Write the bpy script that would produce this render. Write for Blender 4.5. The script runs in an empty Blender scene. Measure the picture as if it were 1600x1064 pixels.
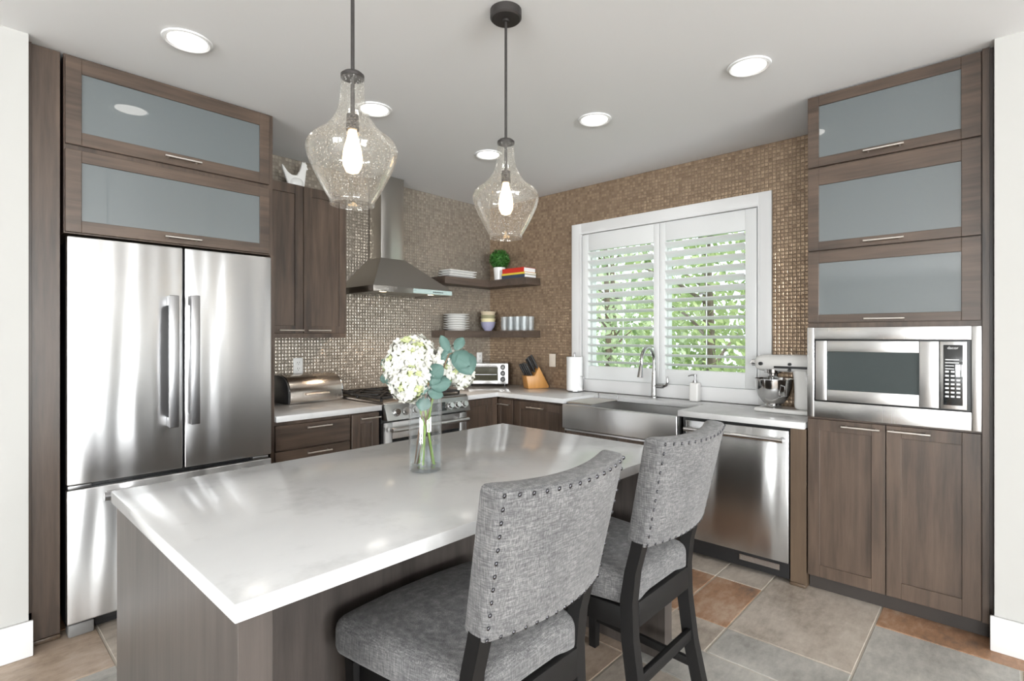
import bpy, bmesh, math, random
from mathutils import Vector, Matrix
random.seed(7)
PI = math.pi
SC = bpy.context.scene
COL = SC.collection

# ------------------------------------------------------------------ camera
cam_d = bpy.data.cameras.new('camera')
cam = bpy.data.objects.new('camera', cam_d); COL.objects.link(cam)
cam.location = (0, 0, 1.36)
cam.rotation_euler = (PI / 2, 0, math.radians(42.84 - 90))
cam_d.sensor_width = 36.0
cam_d.lens = 824.5 / 1600 * 36
cam_d.shift_y = -6 / 1600
cam_d.clip_start = 0.02
SC.camera = cam

# ------------------------------------------------------------------ world, sun, window light, exposure
SC.view_settings.view_transform = 'Standard'
SC.view_settings.look = 'None'
SC.view_settings.gamma = 1.0
SC.view_settings.use_curve_mapping = False
SC.view_settings.exposure = -0.32
SC.cycles.max_bounces = 12
SC.cycles.transparent_max_bounces = 24
SC.cycles.caustics_reflective = False
SC.cycles.caustics_refractive = False
SC.cycles.use_denoising = True
SC.cycles.sample_clamp_indirect = 6.0

W = bpy.data.worlds.new('sky'); SC.world = W; W.use_nodes = True
wn = W.node_tree.nodes; wn.clear()
bg = wn.new('ShaderNodeBackground'); wo = wn.new('ShaderNodeOutputWorld')
bg.inputs['Color'].default_value = (0.86, 0.93, 1.0, 1); bg.inputs['Strength'].default_value = 2.6
W.node_tree.links.new(bg.outputs[0], wo.inputs[0])

def lamp(name, kind, loc, rot, energy, color=(1, 1, 1), **kw):
    d = bpy.data.lights.new(name, kind); d.energy = energy; d.color = color
    for k, v in kw.items(): setattr(d, k, v)
    o = bpy.data.objects.new(name, d); COL.objects.link(o); o.location = loc; o.rotation_euler = rot
    return o
lamp('sun', 'SUN', (6, 8, 9), (math.radians(28), math.radians(-14), 0), 4.2, (1, .95, .86), angle=.02)
# daylight fill lamps at unseen rear windows, enlarged to even out the light
DAY = (0.975, 0.985, 1.0)
RW = -7.8                                            # the open living room behind the camera ends here
for nm, loc, rot, sx, sy, e in (
        ('daylight_fill_rear', (-2.6, RW - .1, 1.25), (math.radians(62), 0, 0), 2.2, 2.1, 640),
        ('daylight_fill_rear', (.5, RW - .1, 1.25), (math.radians(62), 0, 0), 2.2, 2.1, 640),
        ('daylight_fill_side', (RW - .1, -4.0, 1.25), (math.radians(62), 0, -PI / 2), 2.2, 2.1, 640),
        ('daylight_fill_side', (RW - .1, -1.45, 1.25), (math.radians(62), 0, -PI / 2), 2.2, 2.1, 640)):
    lamp(nm, 'AREA', loc, rot, e, DAY, shape='RECTANGLE', size=sx, size_y=sy)

# ------------------------------------------------------------------ mesh helpers
class MB:
    def __init__(s): s.bm = bmesh.new()
    def _merge(s, t, mi=0, M=None):
        if M is not None: bmesh.ops.transform(t, matrix=M, verts=t.verts)
        for f in t.faces: f.material_index = mi
        me = bpy.data.meshes.new('t'); t.to_mesh(me); t.free()
        s.bm.from_mesh(me); bpy.data.meshes.remove(me); return s
    def box(s, x0, x1, y0, y1, z0, z1, bev=0.0, seg=2, mi=0, M=None):
        t = bmesh.new(); bmesh.ops.create_cube(t, size=1)
        for v in t.verts:
            v.co = Vector(((x0 + x1) / 2 + v.co.x * (x1 - x0), (y0 + y1) / 2 + v.co.y * (y1 - y0), (z0 + z1) / 2 + v.co.z * (z1 - z0)))
        if bev > 0: bmesh.ops.bevel(t, geom=t.edges[:], offset=bev, segments=seg, affect='EDGES', profile=.5)
        return s._merge(t, mi, M)
    def cyl(s, p0, p1, r0, r1=None, seg=20, mi=0, caps=True, M=None):
        p0 = Vector(p0); p1 = Vector(p1); r1 = r0 if r1 is None else r1
        t = bmesh.new(); d = p1 - p0
        bmesh.ops.create_cone(t, cap_ends=caps, segments=seg, radius1=r0, radius2=r1, depth=d.length)
        q = d.to_track_quat('Z', 'Y').to_matrix().to_4x4()
        bmesh.ops.transform(t, matrix=Matrix.Translation((p0 + p1) / 2) @ q, verts=t.verts)
        return s._merge(t, mi, M)
    def lathe(s, prof, seg=40, mi=0, M=None, closed=False):
        t = bmesh.new(); rings = []
        for (r, z) in prof:
            if r < 1e-6: rings.append([t.verts.new((0, 0, z))])
            else: rings.append([t.verts.new((r * math.cos(2 * PI * i / seg), r * math.sin(2 * PI * i / seg), z)) for i in range(seg)])
        n = len(rings)
        for k in range(n if closed else n - 1):
            a, b = rings[k], rings[(k + 1) % n]
            for i in range(seg):
                j = (i + 1) % seg
                if len(a) == 1 and len(b) == 1: continue
                if len(a) == 1: t.faces.new((a[0], b[j], b[i]))
                elif len(b) == 1: t.faces.new((a[i], a[j], b[0]))
                else: t.faces.new((a[i], a[j], b[j], b[i]))
        bmesh.ops.recalc_face_normals(t, faces=t.faces)
        return s._merge(t, mi, M)
    def tube(s, pts, r, seg=10, mi=0, caps=True, M=None):
        pts = [Vector(p) for p in pts]; n = len(pts)
        rr = r if isinstance(r, (list, tuple)) else [r] * n
        t = bmesh.new(); rings = []; up = None
        for i, p in enumerate(pts):
            d = (pts[min(i + 1, n - 1)] - pts[max(i - 1, 0)]).normalized()
            if up is None:
                up = Vector((0, 0, 1)) if abs(d.z) < .9 else Vector((1, 0, 0))
            a = d.cross(up); a.normalize(); b = a.cross(d); up = b
            rings.append([t.verts.new(p + (a * math.cos(2 * PI * k / seg) + b * math.sin(2 * PI * k / seg)) * rr[i]) for k in range(seg)])
        for i in range(n - 1):
            for k in range(seg):
                j = (k + 1) % seg
                t.faces.new((rings[i][k], rings[i][j], rings[i + 1][j], rings[i + 1][k]))
        if caps: t.faces.new(rings[0]); t.faces.new(rings[-1])
        bmesh.ops.recalc_face_normals(t, faces=t.faces)
        return s._merge(t, mi, M)
    def prism(s, poly, axis, a0, a1, bev=0.0, mi=0, M=None):
        # poly in the two other axes (x: y,z ; y: x,z ; z: x,y)
        t = bmesh.new()
        def mk(p, a): return {'x': (a, p[0], p[1]), 'y': (p[0], a, p[1]), 'z': (p[0], p[1], a)}[axis]
        A = [t.verts.new(mk(p, a0)) for p in poly]; B = [t.verts.new(mk(p, a1)) for p in poly]
        t.faces.new(A); t.faces.new(B)
        n = len(poly)
        for i in range(n): t.faces.new((A[i], A[(i + 1) % n], B[(i + 1) % n], B[i]))
        bmesh.ops.recalc_face_normals(t, faces=t.faces)
        if bev > 0: bmesh.ops.bevel(t, geom=t.edges[:], offset=bev, segments=2, affect='EDGES', profile=.5)
        return s._merge(t, mi, M)
    def rbox(s, hx, hy, hz, r, n=10, fn=None, mi=0, M=None):
        # rounded box centred on the origin, then bent by fn
        t = bmesh.new(); bmesh.ops.create_cube(t, size=2)
        bmesh.ops.subdivide_edges(t, edges=t.edges[:], cuts=n, use_grid_fill=True)
        H = Vector((hx, hy, hz))
        for v in t.verts:
            c = v.co.copy(); o = Vector()
            for i in range(3):
                # denser near the rim
                q = math.copysign(1 - (1 - abs(c[i])) ** 1.6, c[i]); c[i] = q
            p = Vector((c.x * hx, c.y * hy, c.z * hz))
            q = Vector([max(-H[i] + r, min(H[i] - r, p[i])) for i in range(3)])
            d = p - q
            if d.length > 1e-9: p = q + d.normalized() * r
            v.co = fn(p) if fn else p
        return s._merge(t, mi, M)
    def sphere(s, c, r, seg=16, rings=10, mi=0, sc=(1, 1, 1), M=None):
        t = bmesh.new(); bmesh.ops.create_uvsphere(t, u_segments=seg, v_segments=rings, radius=r)
        for v in t.verts: v.co = Vector((c[0] + v.co.x * sc[0], c[1] + v.co.y * sc[1], c[2] + v.co.z * sc[2]))
        return s._merge(t, mi, M)
    def poly(s, pts, mi=0):
        vs = [s.bm.verts.new(p) for p in pts]; f = s.bm.faces.new(vs); f.material_index = mi; return s

def part(name, mb, mat, parent=None, smooth=True, ang=32):
    me = bpy.data.meshes.new(name); mb.bm.to_mesh(me); mb.bm.free()
    for m in (mat if isinstance(mat, (list, tuple)) else [mat]): me.materials.append(m)
    if smooth:
        for p in me.polygons: p.use_smooth = True
        me.set_sharp_from_angle(angle=math.radians(ang))
    o = bpy.data.objects.new(name, me); COL.objects.link(o)
    if parent is not None: o.parent = parent
    return o
def thing(name, label, cat, loc=(0, 0, 0), rz=0.0, group=None):
    o = bpy.data.objects.new(name, None); COL.objects.link(o)
    o.empty_display_size = .05
    o.location = loc; o.rotation_euler = (0, 0, rz); o['label'] = label; o['category'] = cat
    if group: o['group'] = group
    return o
def solo(name, mb, mat, label, cat, loc=(0, 0, 0), rz=0.0, group=None, **kw):
    o = part(name, mb, mat, None, **kw); o.location = loc; o.rotation_euler = (0, 0, rz)
    o['label'] = label; o['category'] = cat
    if group: o['group'] = group
    return o
def struct(name, mb, mat, parent=None, **kw):
    o = part(name, mb, mat, parent, **kw); o['kind'] = 'structure'; return o
def copy_tree(o, parent=None):
    c = o.copy(); COL.objects.link(c)
    if parent is not None: c.parent = parent
    for ch in list(o.children): copy_tree(ch, c)
    return c

# ------------------------------------------------------------------ materials
class N:
    """tiny node-tree builder"""
    def __init__(s, name):
        s.m = bpy.data.materials.new(name); s.m.use_nodes = True
        s.t = s.m.node_tree; s.t.nodes.clear()
        s.out = s.t.nodes.new('ShaderNodeOutputMaterial')
    def n(s, typ, ins=None, **kw):
        d = s.t.nodes.new(typ)
        for k, v in kw.items(): setattr(d, k, v)
        for k, v in (ins or {}).items(): s.set(d, k, v)
        return d
    def set(s, d, k, v):
        i = d.inputs[k]
        if isinstance(v, bpy.types.NodeSocket): s.t.links.new(v, i)
        else: i.default_value = v
    def surf(s, sock): s.t.links.new(sock, s.out.inputs['Surface']); return s.m
    def pbsdf(s, **kw):
        b = s.n('ShaderNodeBsdfPrincipled')
        for k, v in kw.items(): s.set(b, k.replace('_', ' '), v)
        return b
    def coord(s, scale=(1, 1, 1), out='Object'):
        tc = s.n('ShaderNodeTexCoord')
        mp = s.n('ShaderNodeMapping', {'Vector': tc.outputs[out], 'Scale': scale})
        return mp.outputs[0]
    def rand(s): return s.n('ShaderNodeObjectInfo').outputs['Random']
    def noise(s, vec, scale, detail=3, rough=.5, w=None):
        d = s.n('ShaderNodeTexNoise', {'Vector': vec, 'Scale': scale, 'Detail': detail, 'Roughness': rough})
        if w is not None:
            d.noise_dimensions = '4D'; s.set(d, 'W', w)
        return d.outputs[0]
    def ramp(s, fac, stops):
        r = s.n('ShaderNodeValToRGB', {'Fac': fac}); e = r.color_ramp.elements
        while len(e) < len(stops): e.new(.5)
        for q, (p, c) in zip(e, stops): q.position = p; q.color = (*c, 1)
        return r.outputs[0]
    def mix(s, f, a, b, blend='MIX'):
        m = s.n('ShaderNodeMix', data_type='RGBA', blend_type=blend)
        for i, v in ((0, f), (6, a), (7, b)):
            if isinstance(v, bpy.types.NodeSocket): s.t.links.new(v, m.inputs[i])
            else: m.inputs[i].default_value = v if i == 0 else (*v, 1)
        return m.outputs[2]
    def math(s, op, a, b=0.0):
        m = s.n('ShaderNodeMath', operation=op)
        for i, v in ((0, a), (1, b)):
            if isinstance(v, bpy.types.NodeSocket): s.t.links.new(v, m.inputs[i])
            else: m.inputs[i].default_value = v
        return m.outputs[0]
    def bump(s, h, strength=.2, dist=.01):
        return s.n('ShaderNodeBump', {'Height': h, 'Strength': strength, 'Distance': dist}).outputs[0]

def plain(name, col, rough=.5, metal=0.0, coat=0.0, spec=.5, emit=None, es=0.0, **kw):
    q = N(name); b = q.pbsdf(Base_Color=(*col, 1), Roughness=rough, Metallic=metal)
    b.inputs['Coat Weight'].default_value = coat; b.inputs['Coat Roughness'].default_value = .03
    b.inputs['Specular IOR Level'].default_value = spec
    if emit: b.inputs['Emission Color'].default_value = (*emit, 1); b.inputs['Emission Strength'].default_value = es
    for k, v in kw.items(): b.inputs[k.replace('_', ' ')].default_value = v
    return q.surf(b.outputs[0])
def wood(name, a, b, vertical=True, rough=.4, s=1.0):
    q = N(name); r = q.rand()
    v = q.coord((16 * s, 16 * s, 1.1 * s) if vertical else (1.1 * s, 16 * s, 16 * s))
    w = q.math('MULTIPLY', r, 40.0)
    g = q.noise(v, 2.2, 6, .62, w)
    v2 = q.coord((3, 3, 1.2) if vertical else (1.2, 3, 3))
    g2 = q.noise(v2, 1.6, 2, .5, w)
    f = q.math('ADD', q.math('MULTIPLY', g, .6), q.math('MULTIPLY', g2, .4))
    c = q.ramp(f, [(.33, a), (.66, b)])
    p = q.pbsdf(Base_Color=c, Roughness=rough, Normal=q.bump(g, .12, .002))
    return q.surf(p.outputs[0])
def steel(name, col=(.62, .62, .62), rough=.26, wave=.0, vertical=True):
    q = N(name)
    v = q.coord((1.0, 1.0, 90) if not vertical else (90, 90, .8))
    g = q.noise(v, 3.0, 3, .6)
    rr = q.math('ADD', q.math('MULTIPLY', g, .02), rough - .01)
    p = q.pbsdf(Base_Color=(*col, 1), Metallic=1.0, Roughness=rr)
    h = None
    if wave:
        v2 = q.coord((4.2, 4.2, .55)); g2 = q.noise(v2, 1.6, 1, .4)
        q.set(p, 'Normal', q.bump(q.math('MULTIPLY', g2, wave), .5, .04))
    p.inputs['Anisotropic'].default_value = .75
    tg = q.n('ShaderNodeCombineXYZ', {'X': 0.0, 'Y': 0.0, 'Z': 1.0}); q.set(p, 'Tangent', tg.outputs[0])
    return q.surf(p.outputs[0])

M_wood_v = wood('stained_maple_upright', (.032, .022, .0165), (.120, .081, .058), True)
M_wood_h = wood('stained_maple_level', (.032, .022, .0165), (.120, .081, .058), False)
M_wood_grey = wood('stained_maple_grey', (.036, .030, .0275), (.092, .077, .069), True)
M_wood_shelf = wood('stained_maple_shelf', (.05, .036, .028), (.105, .074, .056), False, .45)
M_wood_brown = wood('brown_filler_wood', (.07, .045, .028), (.12, .08, .05), True, .45)
M_dark = plain('trim_band_black', (.012, .012, .013), .5)  # the mixer trim bands' own black
M_plinth = plain('plinth_dark_brown', (.035, .028, .024), .5)
M_steel = steel('brushed_steel', (.66, .66, .66), .27)
M_steel_h = steel('brushed_steel_level', (.66, .66, .66), .33, vertical=False)
M_fridge = steel('fridge_steel', (.70, .70, .705), .31, wave=1.3)
M_dw = steel('dishwasher_steel', (.55, .55, .55), .26, wave=.7)
M_hood = steel('hood_steel', (.50, .48, .45), .33)
M_polish = plain('polished_steel', (.72, .72, .72), .12, 1.0)
M_nickel = plain('satin_nickel', (.74, .70, .65), .3, 1.0)
M_chrome = plain('faucet_chrome', (.5, .5, .5), .18, 1.0)
M_hsteel = plain('handle_grey_steel', (.42, .42, .43), .33, 1.0)
M_iron = plain('cast_iron', (.02, .018, .017), .55)
M_black = plain('black_plastic', (.015, .015, .016), .35)
M_blackgl = plain('black_glass', (.015, .017, .018), .06, spec=.7)
M_white = plain('white_paint', (.80, .80, .80), .42)
M_shut = plain('shutter_white', (.82, .83, .83), .38)
M_ceil = plain('ceiling_paint', (.86, .86, .865), .9)
M_cream = plain('cream_paint', (.47, .463, .445), .85)
M_ceram = plain('white_ceramic', (.83, .82, .80), .25)
M_plast = plain('white_plastic', (.80, .79, .77), .4)
M_ivory = plain('ivory_plastic', (.82, .74, .64), .4)
M_paper = plain('paper_towel', (.86, .86, .86), .95)
M_enam = plain('mixer_enamel', (.72, .71, .69), .22, coat=.4)
M_blackwood = plain('black_stained_wood', (.009, .0085, .0085), .5, spec=.3)
M_bronze = plain('dark_bronze', (.055, .05, .048), .45, .6)
M_nail = plain('nail_gunmetal', (.10, .10, .11), .3, 1.0)
M_stemg = plain('green_stem', (.22, .34, .06), .5)
M_stemb = plain('brown_stem', (.16, .09, .05), .6)
M_bark = plain('tree_bark', (.17, .13, .10), .9)
M_grass = plain('lawn', (.16, .26, .07), .95)
M_hydr = plain('hydrangea_petal', (.68, .675, .62), .7)
M_hydr2 = plain('hydrangea_green_petal', (.50, .55, .28), .7)
M_filter = plain('hood_filter_grey', (.35, .34, .32), .35, .8)

def m_quartz():
    q = N('white_quartz'); v = q.coord()
    a = q.noise(v, 3.5, 6, .62); b = q.noise(v, 26, 4, .6)
    f = q.math('ADD', q.math('MULTIPLY', a, .75), q.math('MULTIPLY', b, .25))
    c = q.ramp(f, [(.34, (.55, .55, .55)), (.47, (.63, .63, .63)), (.7, (.65, .65, .65))])
    p = q.pbsdf(Base_Color=c, Roughness=.14); return q.surf(p.outputs[0])
M_quartz = m_quartz()

def m_mosaic(name, plane, c_lo, c_hi, grout):
    """one inch glossy glass mosaic, each tile its own tone and slight tilt"""
    q = N(name); tc = q.n('ShaderNodeTexCoord')
    sep = q.n('ShaderNodeSeparateXYZ', {'Vector': tc.outputs['Object']})
    P = .0243
    u = q.math('DIVIDE', sep.outputs['X' if plane == 'y' else 'Y'], P); w = q.math('DIVIDE', sep.outputs['Z'], P)
    cu = q.math('FLOOR', u); cw = q.math('FLOOR', w); fu = q.math('FRACT', u); fw = q.math('FRACT', w)
    cell = q.n('ShaderNodeCombineXYZ', {'X': cu, 'Y': cw, 'Z': .37}).outputs[0]
    wn_ = q.n('ShaderNodeTexWhiteNoise', {'Vector': cell}, noise_dimensions='3D')
    rnd = wn_.outputs['Value']; rcol = wn_.outputs['Color']
    # distance to tile edge (0..0.5)
    eu = q.math('SUBTRACT', .5, q.math('ABSOLUTE', q.math('SUBTRACT', fu, .5)))
    ew = q.math('SUBTRACT', .5, q.math('ABSOLUTE', q.math('SUBTRACT', fw, .5)))
    ed = q.math('MINIMUM', eu, ew)
    mask = q.n('ShaderNodeMapRange', {'Value': ed, 'From Min': .075, 'From Max': .12}, interpolation_type='SMOOTHSTEP').outputs[0]
    dome = q.n('ShaderNodeMapRange', {'Value': ed, 'From Min': .06, 'From Max': .24}, interpolation_type='SMOOTHSTEP').outputs[0]
    streak = q.noise(tc.outputs['Object'], 160, 2)
    c = q.ramp(q.math('ADD', q.math('MULTIPLY', rnd, .8), q.math('MULTIPLY', streak, .2)), [(0.1, c_lo), (.95, c_hi)])
    col = q.mix(mask, grout, c)
    nb = q.bump(dome, .55, .0022)
    off = q.n('ShaderNodeVectorMath', {0: rcol, 1: (.5, .5, .5)}, operation='SUBTRACT').outputs[0]
    sc = q.n('ShaderNodeVectorMath', {0: off, 'Scale': .13}, operation='SCALE').outputs[0]
    nn = q.n('ShaderNodeVectorMath', {0: nb, 1: sc}, operation='ADD').outputs[0]
    nz = q.n('ShaderNodeVectorMath', {0: nn}, operation='NORMALIZE').outputs[0]
    rough = q.math('SUBTRACT', .75, q.math('MULTIPLY', mask, .53))
    met = q.math('MULTIPLY', mask, .45)
    p = q.pbsdf(Base_Color=col, Roughness=rough, Metallic=met, Normal=nz)
    return q.surf(p.outputs[0])
M_tileA = m_mosaic('glass_mosaic_grey_reflect', 'y', (.28, .245, .20), (.50, .445, .375), (.14, .115, .09))  # same mosaic, with this wall's greyer reflections put into the tile colour
M_tileB = m_mosaic('glass_mosaic_bronze', 'x', (.29, .205, .138), (.50, .37, .25), (.145, .098, .066))

def m_stone(name, a, b, c):
    q = N(name); v = q.coord()
    n1 = q.noise(v, 3.2, 8, .66); n2 = q.noise(q.coord((1, 2.2, 1)), 14, 8, .7)
    f = q.math('ADD', q.math('MULTIPLY', n1, .6), q.math('MULTIPLY', n2, .4))
    col = q.ramp(f, [(.36, a), (.5, b), (.64, c)])
    p = q.pbsdf(Base_Color=col, Roughness=.48, Normal=q.bump(n2, .35, .006)); return q.surf(p.outputs[0])
M_st_beige = m_stone('slate_beige', (.28, .235, .19), (.46, .40, .34), (.60, .54, .47))
M_st_grey = m_stone('slate_grey', (.26, .25, .225), (.41, .395, .365), (.56, .535, .49))
M_st_rust = m_stone('slate_rust', (.15, .105, .08), (.36, .20, .115), (.52, .38, .28))
M_st_tan = m_stone('slate_tan', (.28, .21, .15), (.44, .34, .26), (.54, .45, .37))
M_grout = plain('sand_grout', (.60, .55, .48), .9)

def m_fabric():
    q = N('heathered_linen'); tc = q.n('ShaderNodeTexCoord'); o = tc.outputs['Object']
    a = q.noise(q.coord((40, 40, 380)), 1.0, 2, .6); b = q.noise(q.coord((380, 380, 34)), 1.0, 2, .6)
    big = q.noise(o, 9, 3)
    f = q.math('ADD', q.math('ADD', q.math('MULTIPLY', a, .42), q.math('MULTIPLY', b, .42)), q.math('MULTIPLY', big, .16))
    c = q.ramp(f, [(.34, (.04, .04, .042)), (.5, (.118, .116, .118)), (.66, (.26, .255, .25))])
    p = q.pbsdf(Base_Color=c, Roughness=.95, Normal=q.bump(f, .5, .002))
    p.inputs['Sheen Weight'].default_value = .2
    return q.surf(p.outputs[0])
M_fabric = m_fabric()

def m_frost():
    q = N('frosted_glass')
    p = q.pbsdf(Base_Color=(.10, .116, .12, 1), Roughness=.42)
    p.inputs['Coat Weight'].default_value = 1.0; p.inputs['Coat Roughness'].default_value = .02; p.inputs['Coat IOR'].default_value = 1.6
    p.inputs['Specular IOR Level'].default_value = .6
    return q.surf(p.outputs[0])
M_frost = m_frost()

def m_glass(name, tint=(1, 1, 1), gloss=1.0, seeds=False, ior=1.5, rough=.03, body=0.0):
    """clear glass that lets light through: see-through with a fresnel gloss"""
    q = N(name)
    tr = q.n('ShaderNodeBsdfTransparent', {'Color': (*tint, 1)})
    gl = q.n('ShaderNodeBsdfGlossy', {'Color': (1, 1, 1, 1), 'Roughness': rough})
    fr = q.n('ShaderNodeLayerWeight', {'Blend': .5})
    f = q.math('MULTIPLY', q.math('ADD', q.math('MULTIPLY', q.math('POWER', fr.outputs['Facing'], 4.0), .6), .03), gloss)
    if seeds:
        v = q.coord(); vo = q.n('ShaderNodeTexVoronoi', {'Vector': v, 'Scale': 120.0})
        h = q.n('ShaderNodeMapRange', {'Value': vo.outputs['Distance'], 'From Min': .1, 'From Max': .3, 'To Min': 1.0, 'To Max': 0.0}).outputs[0]
        wav = q.noise(v, 14, 2)
        nb = q.bump(q.math('ADD', h, q.math('MULTIPLY', wav, 1.2)), .45, .004)
        q.set(gl, 'Normal', nb)
        spark = h
    m = q.n('ShaderNodeMixShader', {0: f, 1: tr.outputs[0], 2: gl.outputs[0]})
    if body:
        m = q.n('ShaderNodeMixShader', {0: body, 1: m.outputs[0], 2: q.n('ShaderNodeBsdfDiffuse', {'Color': (.9, .92, .93, 1)}).outputs[0]})
    if seeds:
        df = q.n('ShaderNodeBsdfDiffuse', {'Color': (.95, .93, .9, 1)}); tl = q.n('ShaderNodeBsdfTranslucent', {'Color': (.95, .93, .9, 1)})
        ad = q.n('ShaderNodeMixShader', {0: .5, 1: df.outputs[0], 2: tl.outputs[0]})
        m = q.n('ShaderNodeMixShader', {0: q.math('ADD', q.math('MULTIPLY', spark, .30), .025), 1: m.outputs[0], 2: ad.outputs[0]})
    return q.surf(m.outputs[0])
M_pane = m_glass('window_pane', (.97, .99, .98))
M_seed = m_glass('seeded_glass', (.985, .98, .965), 1.15, True)
M_vase = m_glass('vase_glass', (.975, .985, .99), 1.5)
M_tumbler = m_glass('tumbler_glass', (.93, .945, .95), .8, rough=.22, body=.10)
M_vbase = m_glass('vase_base_glass', (.86, .88, .90), 2.0)
M_water = m_glass('water', (.93, .96, .97), 1.0, ior=1.33)

def m_leaf(name, a, b, trans=.35):
    q = N(name); n = q.noise(q.coord(), 1.7, 3); c = q.ramp(n, [(.35, a), (.65, b)])
    p = q.pbsdf(Base_Color=c, Roughness=.6); t = q.n('ShaderNodeBsdfTranslucent', {'Color': c})
    m = q.n('ShaderNodeMixShader', {0: trans, 1: p.outputs[0], 2: t.outputs[0]}); return q.surf(m.outputs[0])
M_leaf1 = m_leaf('tree_leaf_bright', (.20, .30, .09), (.56, .66, .32))
M_leaf2 = m_leaf('tree_leaf_pale', (.28, .38, .20), (.70, .78, .54))
M_euc = m_leaf('eucalyptus_leaf', (.075, .15, .13), (.16, .27, .235), .2)
M_gleaf = m_leaf('green_leaf', (.08, .20, .03), (.20, .36, .07), .2)
M_top = m_leaf('boxwood_leaf', (.02, .09, .01), (.06, .22, .03), .1)
def emis(name, col, s):
    q = N(name); e = q.n('ShaderNodeEmission', {'Color': (*col, 1), 'Strength': s}); return q.surf(e.outputs[0])
M_lens = emis('downlight_lens', (1, .96, .9), 9.0)
M_bulb = emis('filament_bulb_glow', (1, .72, .40), 9.0)
M_hoodlamp = emis('hood_lamp_glow', (1, .8, .55), 10.0)
M_bamboo = wood('bamboo', (.42, .19, .05), (.60, .30, .09), True, .4)

# ------------------------------------------------------------------ the room
XB, YA, ZT, ZC = 3.75, 3.78, 2.65, .897
SLAB = .036

def floor():
    G = .25; X0, Y0 = 2.49 - 25 * G, .94 - 19 * G
    nx, ny = 31, 32
    occ = [[None] * ny for _ in range(nx)]
    tiles = []
    def fits(i, j, w, h): return i + w <= nx and j + h <= ny and all(occ[a][b] is None for a in range(i, i + w) for b in range(j, j + h))
    def put(i, j, w, h, k):
        for a in range(i, i + w):
            for b in range(j, j + h): occ[a][b] = 1
        tiles.append((i, j, w, h, k))
    # tiles seen in front of the dishwasher and tall cupboard
    for i, j, w, h, k in ((25, 19, 2, 1, 2), (25, 17, 3, 2, 0), (27, 14, 2, 3, 2), (24, 15, 3, 2, 1), (24, 17, 1, 2, 1), (23, 17, 1, 3, 1), (27, 19, 2, 1, 0),
                          (24, 19, 1, 1, 0), (25, 13, 2, 2, 3), (17, 26, 2, 3, 0), (14, 26, 3, 2, 3), (15, 24, 2, 2, 1), (17, 24, 2, 2, 1)):
        if fits(i, j, w, h): put(i, j, w, h, k)
    rnd = random.Random(3)
    for j in range(ny):
        for i in range(nx):
            if occ[i][j] is None:
                opts = [(2, 2), (3, 2), (2, 1), (2, 3), (1, 1), (1, 2)]; rnd.shuffle(opts)
                for w, h in opts + [(1, 1)]:
                    if fits(i, j, w, h): put(i, j, w, h, rnd.choice([0, 0, 1, 1, 3, 3, 2])); break
    mb = MB()
    mb.box(X0, X0 + nx * G, Y0, Y0 + ny * G, -.06, -.0035, mi=4)
    for i, j, w, h, k in tiles:
        g = .004
        mb.box(X0 + i * G + g, X0 + (i + w) * G - g, Y0 + j * G + g, Y0 + (j + h) * G - g, -.012, 0, .002, 1, mi=k)
    struct('floor', mb, [M_st_beige, M_st_grey, M_st_rust, M_st_tan, M_grout])
floor()
struct('ceiling', MB().box(RW - .15, 3.9, RW - .15, 3.93, ZT, ZT + .12), M_ceil)
struct('wall_left', MB().box(.25, 3.9, YA, YA + .15, 0, ZT), M_tileA)
WY0, WY1, WZ0, WZ1 = 1.20, 2.645, .955, 2.236
mb = MB()
mb.box(XB, 3.9, WY1, YA, 0, ZT); mb.box(XB, 3.9, -.2, WY0, 0, ZT)
mb.box(XB, 3.9, WY0, WY1, 0, WZ0); mb.box(XB, 3.9, WY0, WY1, WZ1, ZT)
struct('wall_right', mb, M_tileB)
struct('wall_left_front', MB().box(RW, .248, 3.04, YA + .15, 0, ZT), M_cream)
struct('wall_right_front', MB().box(3.10, 3.9, RW, .022, 0, ZT), M_cream)
struct('baseboard_left', MB().box(RW, .262, 3.022, 3.039, 0.001, .152, .004), M_white)
mb = MB().box(3.083, 3.099, RW, .036, 0.001, .152, .004)
struct('baseboard_right', mb, M_white)
def holed(axis, c0, c1, holes, a0, a1, z0, z1):
    mb = MB(); a = a0
    def put(p, q, r, s):
        mb.box(p, q, c0, c1, r, s) if axis == 'y' else mb.box(c0, c1, p, q, r, s)
    for (h0, h1) in holes:
        put(a, h0, 0, ZT); put(h0, h1, 0, z0); put(h0, h1, z1, ZT); a = h1
    put(a, a1, 0, ZT); return mb
struct('wall_rear_right', holed('y', RW - .15, RW, [(-3.7, -1.5), (-.6, 1.6)], RW, 3.9, .2, 2.3), M_cream)
struct('wall_rear_left', holed('x', RW - .15, RW, [(-5.0, -3.0), (-2.5, -.4)], RW - .15, 3.93, .2, 2.3), M_cream)
def plain_window(name, axis, c, h0, h1, z0, z1):
    f = MB()
    def put(p, q, r, s, d0, d1):
        f.box(p, q, d0, d1, r, s) if axis == 'y' else f.box(d0, d1, p, q, r, s)
    w = .05; mid = (h0 + h1) / 2
    for p, q, r, s in ((h0, h1, z0, z0 + w), (h0, h1, z1 - w, z1), (h0, h0 + w, z0 + w, z1 - w), (h1 - w, h1, z0 + w, z1 - w), (mid - .03, mid + .03, z0 + w, z1 - w)):
        put(p, q, r, s, c - .03, c + .03)
    o = struct(name, f, M_white)
    g = MB()
    g.box(h0 + w, h1 - w, c - .003, c + .003, z0 + w, z1 - w) if axis == 'y' else g.box(c - .003, c + .003, h0 + w, h1 - w, z0 + w, z1 - w)
    part('window_pane', g, M_pane, o)
plain_window('window_2', 'y', RW - .06, -3.7, -1.5, .2, 2.3)  # unseen rear windows, built larger to spread daylight evenly
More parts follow.
